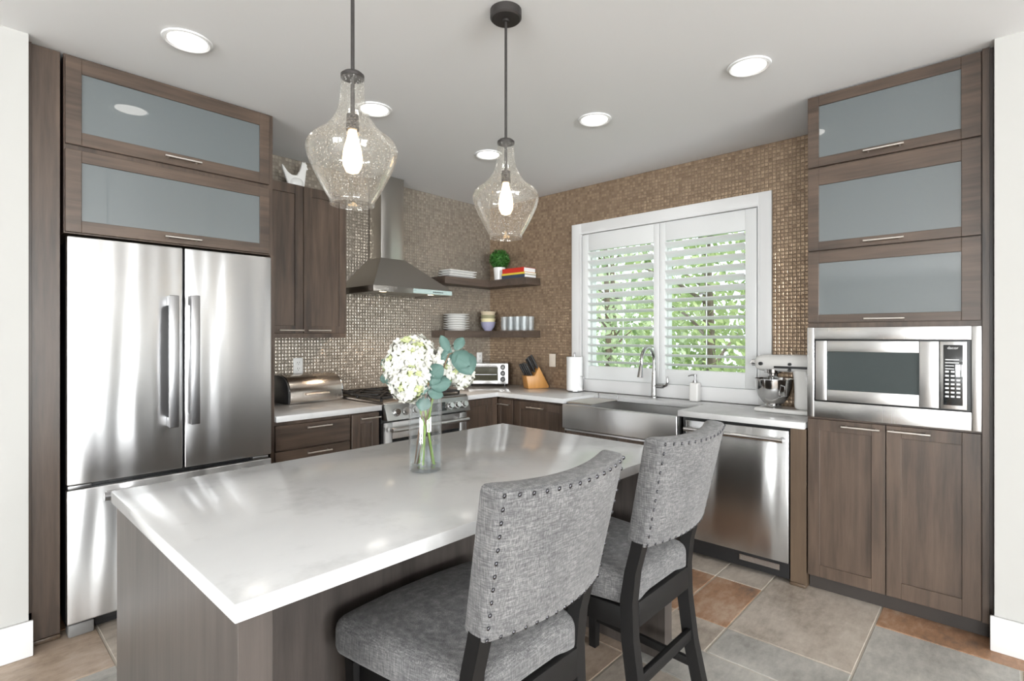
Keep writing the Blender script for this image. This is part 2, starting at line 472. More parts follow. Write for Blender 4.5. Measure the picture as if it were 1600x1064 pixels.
plain_window('window_3', 'y', RW - .06, -.6, 1.6, .2, 2.3)
plain_window('window_4', 'x', RW - .06, -5.0, -3.0, .2, 2.3)
plain_window('window_5', 'x', RW - .06, -2.5, -.4, .2, 2.3)
struct('floor_living', MB().box(RW - .15, 3.1, RW - .15, -3.812, -.06, .004).box(RW - .15, -3.762, -3.812, 3.04, -.06, .004), plain('pale_bounce_floor', (.70, .69, .68), .5))  # unseen floor, made pale to bounce daylight up to the ceiling

# kitchen window: casing, sash, panes
plain_window('window_1', 'x', 3.855, WY0, WY1, WZ0, WZ1)
mb = MB()
mb.box(3.728, 3.749, WY1, 2.748, ZC + .002, 2.33, .003); mb.box(3.728, 3.749, 1.115, WY0, ZC + .002, 2.33, .003)
mb.box(3.728, 3.749, WY0 - .002, WY1 + .002, WZ1, 2.33, .003); mb.box(3.728, 3.749, WY0 - .002, WY1 + .002, ZC + .002, 1.0, .003)
# inner bead
mb.box(3.722, 3.728, WY1, WY1 + .012, 1.0, WZ1 + .012); mb.box(3.722, 3.728, WY0 - .012, WY0, 1.0, WZ1 + .012); mb.box(3.722, 3.728, WY0, WY1, WZ1, WZ1 + .012)
struct('trim_1', mb, M_white)
mb = MB()
mb.box(3.75, 3.825, WY0 + .001, WY0 + .012, WZ0 + .02, WZ1 - .001); mb.box(3.75, 3.825, WY1 - .012, WY1 - .001, WZ0 + .02, WZ1 - .001)
mb.box(3.75, 3.825, WY0 + .001, WY1 - .001, WZ1 - .012, WZ1 - .001); mb.box(3.75, 3.825, WY0 + .001, WY1 - .001, WZ0 + .001, WZ0 + .02)
struct('trim_2', mb, M_white)

def shutter(yl, yr, ol, orr, z0, z1, label):
    t = thing('plantation_shutter', label, 'shutter', (3.745, (yl + yr) / 2, z0), -PI / 2, 'plantation shutters in the kitchen window')
    c = (yl + yr) / 2; a0, a1 = c - yl, c - yr; p0, p1 = c - ol, c - orr     # local x grows to the right
    H = z1 - z0; b0, b1 = 1.113 - z0, 2.087 - z0
    f = MB()
    f.box(a0, p0, -.018, .018, 0, H, .003); f.box(p1, a1, -.018, .018, 0, H, .003)
    f.box(p0, p1, -.018, .018, 0, b0, .003); f.box(p0, p1, -.018, .018, b1, H, .003)
    part('shutter_frame', f, M_shut, t)
    n = 14; pitch = (b1 - b0) / n
    for i in range(n):
        zc = b0 + (i + .5) * pitch
        ang = math.radians(-15 if i < 8 else -31)
        l = MB(); prof = []
        for k in range(16):
            a = 2 * PI * k / 16; prof.append((.039 * math.cos(a), 0.0065 * math.sin(a)))
        ca, sa = math.cos(ang), math.sin(ang)
        prof = [(y * ca - z * sa, y * sa + z * ca + zc) for y, z in prof]
        l.prism(prof, 'x', p0 + .003, p1 - .003)
        part('louver', l, M_shut, t)
    k = MB().box((p0 + p1) / 2 - .02, (p0 + p1) / 2 + .02, -.05, -.035, b0 + 8 * pitch - .006, b0 + 8 * pitch + .006, .003)
    k.cyl(((p0 + p1) / 2, -.03, b0 + 8 * pitch), ((p0 + p1) / 2, .03, b0 + 8 * pitch), .004, seg=8)
    part('tilt_latch', k, M_hsteel, t)
    r = MB().cyl(((p0 + p1) / 2, .042, b0 + .02), ((p0 + p1) / 2, .042, b1 - .02), .005, seg=8)
    part('tilt_rod', r, M_shut, t)
shutter(2.636, 1.920, 2.572, 1.968, 1.003, 2.226, 'left white plantation shutter panel in the window, its louvers tilted open above the faucet')
shutter(1.916, 1.209, 1.870, 1.284, 1.003, 2.226, 'right white plantation shutter panel in the window, behind the soap dispenser and beside the mixer')

# ------------------------------------------------------------------ outdoors
struct('ground_outside', MB().box(3.95, 24, -8, 16, -.5, -.35), M_grass)
def leaf_cloud(mb, c, rad, n, size, rnd, mi=0, sc=(1, 1, 1)):
    for _ in range(n):
        while True:
            p = Vector((rnd.uniform(-1, 1), rnd.uniform(-1, 1), rnd.uniform(-1, 1)))
            if p.length < 1: break
        p = Vector((c[0] + p.x * rad * sc[0], c[1] + p.y * rad * sc[1], c[2] + p.z * rad * sc[2]))
        a = Vector((rnd.gauss(0, 1), rnd.gauss(0, 1), rnd.gauss(0, 1))).normalized()
        b = a.orthogonal().normalized(); q = a.cross(b); s = size * rnd.uniform(.6, 1.3)
        k = q * s * .45 + a * s * .1
        mb.poly([p - b * s, p - k * 1.0 + b * .1 * s, p + b * s, p + k], mi)
def tree(x, y, h, crowns, nl, mat, label, rnd, size=.09, trunk=.08):
    t = thing('tree', label, 'tree', (x, y, -.35), 0, 'trees outside the kitchen window')
    tr = MB(); tr.tube([(0, 0, 0), (.04, .03, h * .4), (-.03, .06, h * .75), (.02, .02, h)], [trunk, trunk * .8, trunk * .6, trunk * .25], 8)
    for k in range(6):
        a = k * 1.1; z = h * (.3 + .1 * k)
        tr.tube([(0, .03, z), (.45 * math.cos(a), .45 * math.sin(a), z + .3), (.9 * math.cos(a), .9 * math.sin(a), z + .5)], [trunk * .4, trunk * .25, trunk * .1], 6)
    part('trunk', tr, M_bark, t)
    f = MB()
    for cx, cy, cz, r in crowns: leaf_cloud(f, (cx, cy, cz), r, nl // len(crowns), size, rnd)
    part('foliage', f, mat, t, smooth=False)
rt = random.Random(11)
tree(6.4, 2.6, 4.2, [(0, 0, 2.6, 1.1), (.3, .3, 1.6, .8), (-.2, -.3, 3.5, .9), (.1, .2, .9, .6)], 1500, M_leaf1, 'slim leafy tree outside, nearest the right shutter panel', rt, .08, .07)
tree(7.7, 4.9, 4.6, [(0, 0, 2.8, 1.2), (.3, -.4, 1.7, .9), (0, .3, 3.8, 1.0), (-.1, .2, .9, .7)], 1700, M_leaf2, 'pale leafy tree outside, behind the left shutter panel', rt, .085, .06)
tree(10.6, 4.4, 5.4, [(0, 0, 3.2, 1.6), (.3, .5, 2.0, 1.4), (0, -.4, 1.0, 1.1)], 1600, M_leaf1, 'broad bright green tree farther off outside, behind the slim nearest tree', rt, .11, .1)
tree(13.5, 8.4, 5.6, [(0, 0, 3.2, 1.9), (.3, .6, 2.0, 1.5), (0, -.6, 1.1, 1.2)], 1600, M_leaf2, 'wide pale tree farthest to the left outside the window', rt, .12, .1)

# ------------------------------------------------------------------ cabinet builders (local x along the front, y into the cabinet, front face at y = 0)
def bar_handle(p, a, z, length, r=.0055, vertical=False, name='handle', mat=None, out=.032):
    h = MB()
    if vertical:
        h.cyl((a, -out, z - length / 2), (a, -out, z + length / 2), r, seg=12)
        for s in (-1, 1): h.cyl((a, -out, z + s * (length / 2 - .02)), (a, -.0005, z + s * (length / 2 - .02)), r * .9, seg=10)
    else:
        h.cyl((a - length / 2, -out, z), (a + length / 2, -out, z), r, seg=12)
        for s in (-1, 1): h.cyl((a + s * (length / 2 - .018), -out, z), (a + s * (length / 2 - .018), -.0005, z), r * .9, seg=10)
    return part(name, h, mat or M_nickel, p)
def carcass(t, a0, a1, z0, z1, depth, y0=.022, name='carcass', mat=None):
    return part(name, MB().box(a0, a1, y0, depth, z0, z1, .001, 1), mat or M_wood_v, t)
def shaker(t, a0, a1, z0, z1, rail=.062, hz=None, ha=None, hl=.16, name='door', mat=None, rails=None):
    l, r_, b, tp = rails or (rail, rail, rail, rail)
    d = MB()
    d.box(a0, a0 + l, 0, .02, z0, z1, .0015, 1); d.box(a1 - r_, a1, 0, .02, z0, z1, .0015, 1)
    d.box(a0 + l, a1 - r_, 0, .02, z0, z0 + b, .0015, 1); d.box(a0 + l, a1 - r_, 0, .02, z1 - tp, z1, .0015, 1)
    o = part(name, d, mat or M_wood_v, t)
    part('panel', MB().box(a0 + l, a1 - r_, .009, .019, z0 + b, z1 - tp), mat or M_wood_v, o)
    if hz is not None: bar_handle(o, ha, hz, hl)
    return o
def slab_front(t, a0, a1, z0, z1, ha, hz, hl=.16, name='drawer'):
    o = part(name, MB().box(a0, a1, 0, .02, z0, z1, .002, 1), M_wood_h, t)
    if ha is not None: bar_handle(o, ha, hz, hl)
    return o
def lift_door(t, a0, a1, z0, z1, pane, ha, hz, hl=.165):
    p0, p1, q0, q1 = pane
    d = MB()
    d.box(a0, p0, 0, .02, z0, z1, .0015, 1); d.box(p1, a1, 0, .02, z0, z1, .0015, 1)
    d.box(p0, p1, 0, .02, z0, q0, .0015, 1); d.box(p0, p1, 0, .02, q1, z1, .0015, 1)
    o = part('lift_up_door', d, M_wood_h, t)
    part('frosted_pane', MB().box(p0, p1, .008, .014, q0, q1), M_frost, o)
    bar_handle(o, ha, hz, hl)
    return o

# --- over-fridge cabinet
X0, Y0 = .372, 3.10
t = thing('wall_cabinet', 'wide dark wood cabinet with two frosted glass lift-up doors above the refrigerator', 'cabinet', (X0, Y0, 0))
part('carcass', MB().box(0, .938, .022, .675, 1.832, 2.648, .001, 1).box(.915, .938, .0, .675, .002, 1.831), M_wood_v, t)
lift_door(t, .004, .911, 2.238, 2.632, (.062, .857, 2.298, 2.567), .468, 2.27)
lift_door(t, .004, .911, 1.838, 2.214, (.062, .857, 1.892, 2.160), .468, 1.864)
t = thing('end_panel', 'tall dark wood end panel standing between the cream wall and the refrigerator', 'panel', (.252, 3.12, 0))
part('panel_board', MB().box(.012, .108, 0, .65, .002, 2.647, .001, 1), M_wood_v, t)
part('scribe_strip', MB().box(0, .0115, -.012, .04, .153, 2.647), M_wood_v, t)
part('shoe_molding', MB().box(.012, .108, -.012, -.0005, .002, .022, .003), M_wood_brown, t)

# --- refrigerator
F0, FY = .376, 3.06
t = thing('refrigerator', 'large stainless steel french door refrigerator with bottom freezer drawer', 'refrigerator', (F0, FY, 0))
part('body', MB().box(.006, .899, .045, .70, .03, 1.80, .004), M_black, t)
def fdoor(a0, a1, z0, z1, name):
    d = MB().box(a0, a1, 0, .042, z0, z1, .006, 3)
    return part(name, d, M_fridge, t)
def fhandle(p, a, z0, z1):
    h = MB().box(a - .021, a + .021, -.066, -.043, z0, z1, .005, 2)
    o = part('handle', h, M_hsteel, p)
    for q0 in (z0 + .002, z1 - .05): part('handle_mount', MB().box(a - .019, a + .019, -.0435, -.0005, q0, q0 + .048, .003), M_hsteel, o)
dl = fdoor(.0, .456, .690, 1.812, 'door'); fhandle(dl, .402, .91, 1.565)
dr = fdoor(.464, .901, .690, 1.812, 'door'); fhandle(dr, .496, .915, 1.57)
fz = fdoor(.0, .901, .066, .668, 'freezer_drawer')
h = MB().cyl((.125, -.055, .628), (.78, -.055, .628), .019, seg=20)
hh = part('handle', h, M_hsteel, fz)
for a in (.14, .73): part('handle_mount', MB().box(a, a + .035, -.054, -.0005, .614, .642, .003), M_hsteel, hh)
for a in (.004, .80): part('hinge_cover', MB().box(a, a + .085, .004, .04, .671, .687, .002), M_hsteel, t)
for a in (.0, .80): part('foot', MB().box(a + .006, a + .10, .012, .09, .001, .058, .008), plain('fridge_foot_grey', (.16, .155, .15), .5), t)
part('base_grille', MB().box(.11, .79, .06, .08, .004, .06), M_black, t)

# --- upper cabinet next to the fridge
t = thing('wall_cabinet', 'dark wood wall cabinet with two tall shaker doors and a rooster on top', 'cabinet', (1.318, 3.51, 0))
carcass(t, 0, .685, 1.352, 2.392, .268)
shaker(t, .003, .3625, 1.385, 2.392, rails=(.06, .058, .05, .064), ha=.27, hz=1.403, hl=.165)
shaker(t, .366, .685, 1.385, 2.392, rails=(.058, .052, .05, .064), ha=.468, hz=1.403, hl=.165)
part('light_rail', MB().box(0, .685, .001, .021, 1.352, 1.382, .001, 1), M_wood_v, t)

# --- base cabinets left of the range
DA = .675
t = thing('base_cabinet', 'dark wood drawer cabinet under the breadbox worktop beside the refrigerator', 'cabinet', (1.314, 3.10, 0))
carcass(t, 0, .489, .10, ZC - SLAB - .002, DA)
part('plinth', MB().box(0, .489, .075, .10, .001, .099), M_plinth, t)
slab_front(t, .003, .484, .69, .836, .262, .810); slab_front(t, .003, .484, .40, .682, .262, .655); slab_front(t, .003, .484, .105, .393, .262, .36)
t = thing('base_cabinet', 'narrow dark wood cabinet with one shaker door left of the range', 'cabinet', (1.806, 3.10, 0))
carcass(t, 0, .212, .10, ZC - SLAB - .002, DA)
part('plinth', MB().box(0, .212, .075, .10, .001, .099), M_plinth, t)
shaker(t, .005, .209, .105, .850, rails=(.062, .055, .06, .066), ha=.129, hz=.820, hl=.15)
ctl = MB().box(1.312, 2.022, 3.075, YA - .002, ZC - SLAB, ZC, .003)
solo('worktop', ctl, M_quartz, 'short white quartz worktop under the breadbox, between refrigerator and range', 'countertop')

# --- right of the range and along the window wall
t = thing('base_cabinet', 'narrow dark wood corner cabinet directly right of the range', 'cabinet', (2.800, 3.10, 0))
carcass(t, 0, .362, .10, ZC - SLAB - .002, DA)
part('plinth', MB().box(0, .362, .075, .10, .001, .099), M_plinth, t)
shaker(t, .004, .30, .105, .852, rails=(.06, .06, .06, .055))
part('filler_strip', MB().box(.303, .362, .0, .0215, .105, .852, .001, 1), M_wood_v, t)
XF = 3.165
def bunit(name, label, cat, ytop): return thing(name, label, cat, (XF, ytop, 0), -PI / 2)
DB = XB - XF - .004
t = bunit('base_cabinet', 'narrow brown cabinet with a bar handle at the inside corner, below the toaster oven', 'cabinet', 3.098)
carcass(t, 0, .176, .10, ZC - SLAB - .002, DB)
part('plinth', MB().box(0, .176, .075, .10, .001, .099), M_plinth, t)
shaker(t, .002, .174, .105, .842, rails=(.032, .032, .06, .062), ha=.085, hz=.802, hl=.13)
t = bunit('base_cabinet', 'wider brown shaker cabinet with a bar handle between the corner and the sink', 'cabinet', 2.918)
carcass(t, 0, .527, .10, ZC - SLAB - .002, DB)
part('plinth', MB().box(0, .527, .075, .10, .001, .099), M_plinth, t)
shaker(t, .004, .522, .105, .842, rails=(.068, .05, .06, .062), ha=.25, hz=.802, hl=.17)
t = bunit('sink_cabinet', 'dark wood sink cabinet below the stainless apron sink', 'cabinet', 2.389)
carcass(t, 0, .902, .10, .655, DB)
part('plinth', MB().box(0, .902, .075, .10, .001, .099), M_plinth, t)
shaker(t, .004, .449, .105, .662, ha=.38, hz=.63); shaker(t, .453, .898, .105, .662, ha=.52, hz=.63)

# L-shaped worktop with the sink cut-out
mb = MB()
cx0 = 3.14
outline = [(2.796, 3.075), (3.14, 3.075), (3.14, 2.392), (3.545, 2.392), (3.545, 1.492), (3.14, 1.492), (3.14, .776), (XB - .002, .776), (XB - .002, YA - .002), (2.796, YA - .002)]
mb.prism(outline, 'z', ZC - SLAB, ZC, .0025)
solo('worktop', mb, M_quartz, 'white quartz L-shaped worktop running round the corner and under the window', 'countertop')

# --- farmhouse sink
t = thing('kitchen_sink', 'stainless steel apron front farmhouse sink under the window', 'sink', (3.12, 1.94, 0))
ap = MB().box(0, .03, -.452, .447, .686, .8605, .006, 3)
part('apron', ap, M_steel_h, t)
bs = MB(); zt, zb = .8605, .665
bs.box(.0305, .425, -.452, -.437, zb, zt); bs.box(.0305, .425, .432, .447, zb, zt)
bs.box(.41, .425, -.437, .432, zb, zt); bs.box(.0305, .41, -.437, .432, zb, zb + .012)
part('basin', bs, M_steel_h, t)
part('drain', MB().lathe([(0, .678), (.045, .678), (.045, .682), (.02, .6815), (0, .680)], 24, M=Matrix.Translation((.23, 0, 0))), M_polish, t)
# wire rack over the left of the sink
t = thing('sink_rack', 'wire roll-up drying rack laid over the left end of the sink', 'rack', (3.17, 2.26, .863))
r = MB(); 
for x in (0.0, .345): r.cyl((x, -.10, .006), (x, .118, .006), .004, seg=8)
for i in range(12): r.cyl((0.0, -.10 + i * .0195, .011), (.345, -.10 + i * .0195, .011), .003, seg=8)
part('rods', r, M_nickel, t)
part('rack_handle', MB().tube([(.33, -.11, .012), (.33, -.11, .05), (.33, -.10, .058), (.33, .05, .058), (.33, .06, .05), (.33, .06, .012)], .004, 8), M_hsteel, t)

# --- faucet
t = thing('faucet', 'tall brushed gooseneck pull-down faucet behind the sink', 'faucet', (3.655, 1.925, ZC + .001))
b = MB().lathe([(0, 0), (.028, 0), (.028, .012), (.022, .02), (.0195, .10), (.0185, .15), (.016, .2), (0, .2)], 24)
part('body', b, M_chrome, t)
pts = [(0, 0, .19)] + [(0, 0, .24)] + [(-.095 + .095 * math.cos(a), 0, .285 + .095 * math.sin(a)) for a in [i * PI * 1.08 / 16 for i in range(17)]]
pts.append((-.20, 0, .235))
part('spout', MB().tube(pts, .0125, 14), M_chrome, t)
hd = MB().cyl((-.198, 0, .245), (-.212, 0, .165), .0145, .022, 18)
o = part('spray_head', hd, M_chrome, t)
part('spray_button', MB().box(-.217, -.211, -.006, .006, .19, .215, .002), M_black, o)
lv = MB().cyl((0, 0, .09), (0, -.075, .09), .016, .016, 16).tube([(0, -.075, .09), (0, -.10, .10), (.0, -.112, .13), (.0, -.105, .165)], [.012, .010, .008, .005], 10)
part('lever', lv, M_chrome, t)
# --- soap dispenser
t = thing('soap_dispenser', 'slim white soap dispenser with steel pump beside the faucet', 'soap dispenser', (3.66, 1.607, ZC + .001))
part('bottle', MB().rbox(.033, .033, .067, .012, 8, lambda p: p + Vector((0, 0, .067))), M_ceram, t)
part('pump', MB().cyl((0, 0, .1345), (0, 0, .150), .016, .014, 16).cyl((0, 0, .15), (0, 0, .178), .006).cyl((0, 0, .178), (0, 0, .192), .011, .011, 14).tube([(0, 0, .186), (-.02, .02, .187), (-.035, .036, .18)], .004, 8), M_hsteel, t)

# --- dishwasher
t = bunit('dishwasher', 'stainless steel built-in dishwasher with a round bar handle', 'dishwasher', 1.484)
part('body', MB().box(.003, .632, .03, DB, .02, .858), M_black, t)
d = MB().box(.04, .629, -.012, .029, .112, .842, .004)
dd = part('door', d, M_dw, t)
hb = MB().cyl((.05, -.062, .792), (.612, -.062, .792), .0125, seg=18)
hh = part('handle', hb, M_polish, dd)
for a in (.062, .60): part('handle_mount', MB().cyl((a, -.062, .792), (a, -.0125, .792), .012, seg=14), M_hsteel, hh)
part('kick_plate', MB().box(.04, .629, .0, .029, .025, .109), M_black, t)
v = MB().box(.362, .58, -.004, -.0005, .062, .094)
for i in range(22): v.box(.368 + i * .0095, .373 + i * .0095, -.006, -.004, .066, .09)
part('vent', v, M_steel, t)
t = bunit('filler_panel', 'narrow brown wood filler panel between dishwasher and tall cabinet', 'panel', .850)
part('board', MB().box(0, .078, .0, DB, .002, ZC - SLAB - .002, .001, 1), M_wood_brown, t)
part('foot_strip', MB().box(0, .078, -.01, -.0005, .002, .02, .003), M_wood_brown, t)

# --- tall cabinet with built-in microwave
t = bunit('tall_cabinet', 'tall dark wood cupboard with three frosted lift-up doors and two lower shaker doors', 'cabinet', .768)
c = MB()
c.box(0, .73, .0225, DB, .08, .932); c.box(0, .73, .0225, DB, 1.405, 2.648); c.box(0, .03, .0225, DB, .932, 1.405); c.box(.68, .73, .0225, DB, .932, 1.405); c.box(.03, .68, .53, DB, .932, 1.405)
c.box(.706, .73, .0, .0225, .08, 2.648)
part('carcass', c, M_wood_v, t)
part('scribe_strip', MB().box(.7305, .742, .012, .06, .08, 2.648), M_wood_grey, t)
part('plinth', MB().box(.002, .74, .05, .07, .001, .079), M_plinth, t)
lift_door(t, .004, .702, 2.264, 2.640, (.056, .633, 2.312, 2.586), .342, 2.291)
lift_door(t, .004, .702, 1.818, 2.254, (.056, .634, 1.864, 2.164), .342, 1.84)
lift_door(t, .004, .702, 1.434, 1.812, (.056, .634, 1.476, 1.750), .345, 1.45)
shaker(t, .004, .347, .083, .922, rails=(.056, .057, .063, .06), ha=.246, hz=.896, hl=.165)
shaker(t, .351, .702, .083, .922, rails=(.06, .066, .078, .058), ha=.443, hz=.898, hl=.165)

t = bunit('microwave', 'built-in stainless steel microwave with trim frame in the tall cabinet', 'microwave', .768)
tr = MB()
tr.box(.004, .038, -.012, .02, .934, 1.408, .002); tr.box(.67, .704, -.012, .02, .934, 1.408, .002)
tr.box(.038, .67, -.012, .02, 1.346, 1.408, .002); tr.box(.038, .67, -.012, .02, .934, 1.018, .002)
part('trim_frame', tr, M_steel, t)
part('body', MB().box(.04, .668, .012, .50, 1.02, 1.344), M_black, t)
d = MB(); wa0, wa1, wz0, wz1 = .098, .482, 1.083, 1.282
d.box(.044, wa0, -.016, .011, 1.026, 1.338, .003); d.box(wa1, .556, -.016, .011, 1.026, 1.338, .003)
d.box(wa0, wa1, -.016, .011, 1.026, wz0, .003); d.box(wa0, wa1, -.016, .011, wz1, 1.338, .003)
dd = part('door', d, M_steel_h, t)
part('window', MB().box(wa0, wa1, -.009, .0, wz0, wz1), plain('microwave_window', (.05, .06, .06), .12, spec=.25), dd)
cp = part('control_panel', MB().box(.558, .655, -.016, .011, 1.026, 1.338, .003), M_steel, t)
pad = part('keypad', MB().box(.571, .640, -.0185, -.0165, 1.045, 1.322, .001), M_blackgl, cp)
k = MB(); rk = random.Random(2)
M_key = plain('key_legend', (.75, .75, .75), .5)
for i in range(4): k.box(.578, .578 + .03 + .02 * rk.random(), -.0192, -.0186, 1.252 - i * .014, 1.256 - i * .014)
for i in range(7):
    for j in range(3): k.box(.578 + j * .020, .591 + j * .020, -.0192, -.0186, 1.195 - i * .019, 1.203 - i * .019)
part('key', k, M_key, pad); 
def text_mb(body, size, M):
    cu = bpy.data.curves.new('lettering', 'FONT'); cu.body = body; cu.size = size; cu.extrude = .0003; cu.align_x = 'CENTER'
    o = bpy.data.objects.new('lettering', cu); COL.objects.link(o)
    dg = bpy.context.evaluated_depsgraph_get(); me = bpy.data.meshes.new_from_object(o.evaluated_get(dg))
    mb = MB(); mb.bm.from_mesh(me); bmesh.ops.transform(mb.bm, matrix=M, verts=mb.bm.verts)
    bpy.data.objects.remove(o); bpy.data.curves.remove(cu); bpy.data.meshes.remove(me); return mb
part('lettering', text_mb('dacor', .017, Matrix.Translation((.605, -.0189, 1.303)) @ Matrix.Rotation(PI / 2, 4, 'X')), M_key, pad)

# ------------------------------------------------------------------ range
t = thing('gas_range', 'stainless steel gas range with cast iron grates under the hood', 'range', (2.032, 3.07, 0))
part('body', MB().box(0, .756, .03, .70, .03, .895, .003), M_black, t)
for a in (0, .744): part('side_trim', MB().box(a, a + .012, .0, .0295, .10, .77), M_hsteel, t)
ck = part('cooktop', MB().box(-.004, .760, .0, .70, .8965, .912, .003), steel('cooktop_steel', (.30, .28, .26), .3), t)
part('knob_panel', MB().prism([(-.045, .79), (.029, .79), (.029, .905), (-.002, .905), (-.012, .895)], 'x', 0, .756, .003), steel('range_panel_steel', (.42, .43, .42), .3, vertical=False), t)
nrm = Vector((0, -.105, .033)).normalized(); nrm = Vector((0, -.954, .30))
for a in (.075, .155, .235, .555, .625, .695):
    p = Vector((a, -.0325, .84))
    kb = MB().cyl(p, p + nrm * .012, .027, .027, 24).cyl(p + nrm * .012, p + nrm * .034, .0225, .020, 24)
    part('knob', kb, M_polish, t)
part('display', MB().prism([(-.0405, .812), (-.0235, .872), (-.0225, .872), (-.0395, .812)], 'x', .33, .52, 0), M_blackgl, t)
d = MB(); d.box(.012, .07, 0, .029, .23, .772, .003); d.box(.686, .744, 0, .029, .23, .772, .003); d.box(.07, .686, 0, .029, .23, .30, .003); d.box(.07, .686, 0, .029, .655, .772, .003)
od = part('oven_door', d, M_steel_h, t)
part('oven_window', MB().box(.07, .686, .006, .02, .30, .655), M_blackgl, od)
oh = part('handle', MB().cyl((.03, -.055, .725), (.726, -.055, .725), .016, seg=18), M_steel_h, od)
for a in (.045, .676): part('handle_mount', MB().box(a, a + .035, -.054, -.0005, .712, .738, .004), M_steel_h, oh)
part('warming_drawer', MB().box(.012, .744, 0, .029, .06, .222, .003), M_steel_h, t)
for i in range(3):
    a0 = .018 + i * .242; g = MB(); a1 = a0 + .236
    for y in (.06, .37, .68): g.box(a0, a1, y, y + .012, .928, .944, .002, 1)
    for a in (a0, a0 + .112, a1 - .012): g.box(a, a + .012, .06, .692, .928, .944, .002, 1)
    for a in (a0, a1 - .012):
        for y in (.06, .37, .68): g.box(a, a + .012, y, y + .012, .913, .93)
    for cy in (.215, .525):
        for q in range(4):
            an = q * PI / 2 + PI / 4
            g.box(-.035, .09, -.005, .005, .930, .946, .002, 1, M=Matrix.Translation((a0 + .118 + .06 * math.cos(an), cy + .075 * math.sin(an), 0)) @ Matrix.Rotation(an, 4, 'Z'))
    part('grate', g, M_iron, t)
    if i != 1:
        for cy in (.215, .525):
            part('burner', MB().cyl((a0 + .118, cy, .9125), (a0 + .118, cy, .922), .05, .045, 24).cyl((a0 + .118, cy, .922), (a0 + .118, cy, .929), .034, .032, 24), M_iron, t)
    else:
        part('burner', MB().rbox(.045, .16, .008, .007, 6, lambda p, a=a0: p + Vector((a + .118, .37, .9205))), M_iron, t)

# ------------------------------------------------------------------ range hood
t = thing('range_hood', 'stainless steel pyramid chimney hood over the range with warm lamps', 'range hood', (2.466, YA - .002, 0))
hw, fd, zb, zl, za = .368, -.48, 1.69, 1.733, 1.985
cw, cd = .108, -.18
ch = MB().box(-cw, cw, cd, 0, za, ZT - .002, .002)
part('chimney', ch, M_hood, t)
cn = MB()
lo = [(-hw, fd, zl), (hw, fd, zl), (hw, 0, zl), (-hw, 0, zl)]; up = [(-cw - .006, cd - .006, za), (cw + .006, cd - .006, za), (cw + .006, 0, za), (-cw - .006, 0, za)]
for i in range(4): j = (i + 1) % 4; cn.poly([lo[i], lo[j], up[j], up[i]])
cn.poly(up)
cn.poly([lo[3], lo[2], lo[1], lo[0]])
bmesh.ops.remove_doubles(cn.bm, verts=cn.bm.verts, dist=1e-5); bmesh.ops.recalc_face_normals(cn.bm, faces=cn.bm.faces)
part('canopy', cn, M_hood, t)
part('lip', MB().box(-hw, hw, fd, fd + .018, zb, zl - .0005, .002).box(-hw, -hw + .018, fd + .018, 0, zb, zl - .0005).box(hw - .018, hw, fd + .018, 0, zb, zl - .0005), M_hood, t)
part('control_strip', MB().box(-.02, hw - .004, fd - .003, fd - .0005, zb + .006, zl - .004), plain('hood_control_strip', (.55, .66, .64), .2, .6), t)
bt = MB()
for i in range(6): bt.box(.17 + i * .018, .18 + i * .018, fd - .0045, fd - .0032, zb + .018, zb + .026)
part('button', bt, M_black, t)
part('grease_filter', MB().box(-hw + .02, hw - .02, fd + .02, -.01, zb + .018, zb + .03), M_filter, t)
for a in (-.235, .215):
    lmp = part('hood_lamp', MB().cyl((a, fd + .075, zb + .006), (a, fd + .075, zb + .0175), .03, seg=24), M_hoodlamp, t)
lamp('hood_glow', 'SPOT', (2.466 - .235, YA - .46, 1.68), (0, 0, 0), 11, (1, .76, .56), spot_size=2.3, spot_blend=.8, shadow_soft_size=.04)
lamp('hood_glow', 'SPOT', (2.466 + .215, YA - .46, 1.68), (0, 0, 0), 11, (1, .76, .56), spot_size=2.3, spot_blend=.8, shadow_soft_size=.04)

# ------------------------------------------------------------------ corner shelves and what stands on them
def lshelf(z0, z1, label):
    mb = MB(); poly = [(3.005, 3.59), (3.55, 3.59), (3.55, 3.118), (XB - .002, 3.118), (XB - .002, YA - .002), (3.005, YA - .002)]
    mb.prism(poly, 'z', z0, z1, .0015)
    solo('floating_shelf', mb, M_wood_shelf, label, 'shelf', group='corner floating shelves')
SU, SL = 1.897, 1.415
lshelf(1.832, SU, 'upper dark wood corner floating shelf holding the potted topiary')
lshelf(1.352, SL, 'lower dark wood corner floating shelf holding plates, bowls and tumblers')
TRAY = ['bottom white rectangular platter of the stack on the upper shelf', 'middle white rectangular platter of the stack on the upper shelf', 'topmost white rectangular platter of the stack on the upper shelf']
for i in range(3):
    mb = MB(); a, b = .165, .078
    lo = [(-a + .04, -b + .035), (a - .04, -b + .035), (a - .04, b - .035), (-a + .04, b - .035)]
    hi = [(-a, -b), (a, -b), (a, b), (-a, b)]
    P = lambda c, z: [mb.bm.verts.new((x, y, z)) for x, y in c]
    v0 = P(lo, 0); v1 = P(hi, .016); v2 = P(hi, .021); v3 = P([(x * .97, y * .95) for x, y in lo], .006)
    mb.bm.faces.new(v0[::-1]); mb.bm.faces.new(v3)
    for A, B in ((v0, v1), (v1, v2), (v2, v3)):
        for k in range(4): mb.bm.faces.new((A[k], A[(k + 1) % 4], B[(k + 1) % 4], B[k]))
    solo('platter', mb, M_ceram, TRAY[i], 'plate', (3.235 + .006 * i, 3.69, SU + .001 + .0235 * i), 0, 'platters on the upper shelf', smooth=False)
t = thing('potted_topiary', 'round green boxwood ball in a white pot on the upper corner shelf', 'plant', (3.645, 3.545, SU + .001))
part('pot', MB().lathe([(0, 0), (.048, 0), (.058, .125), (.054, .125), (.046, .02), (0, .02)], 32), M_ceram, t)
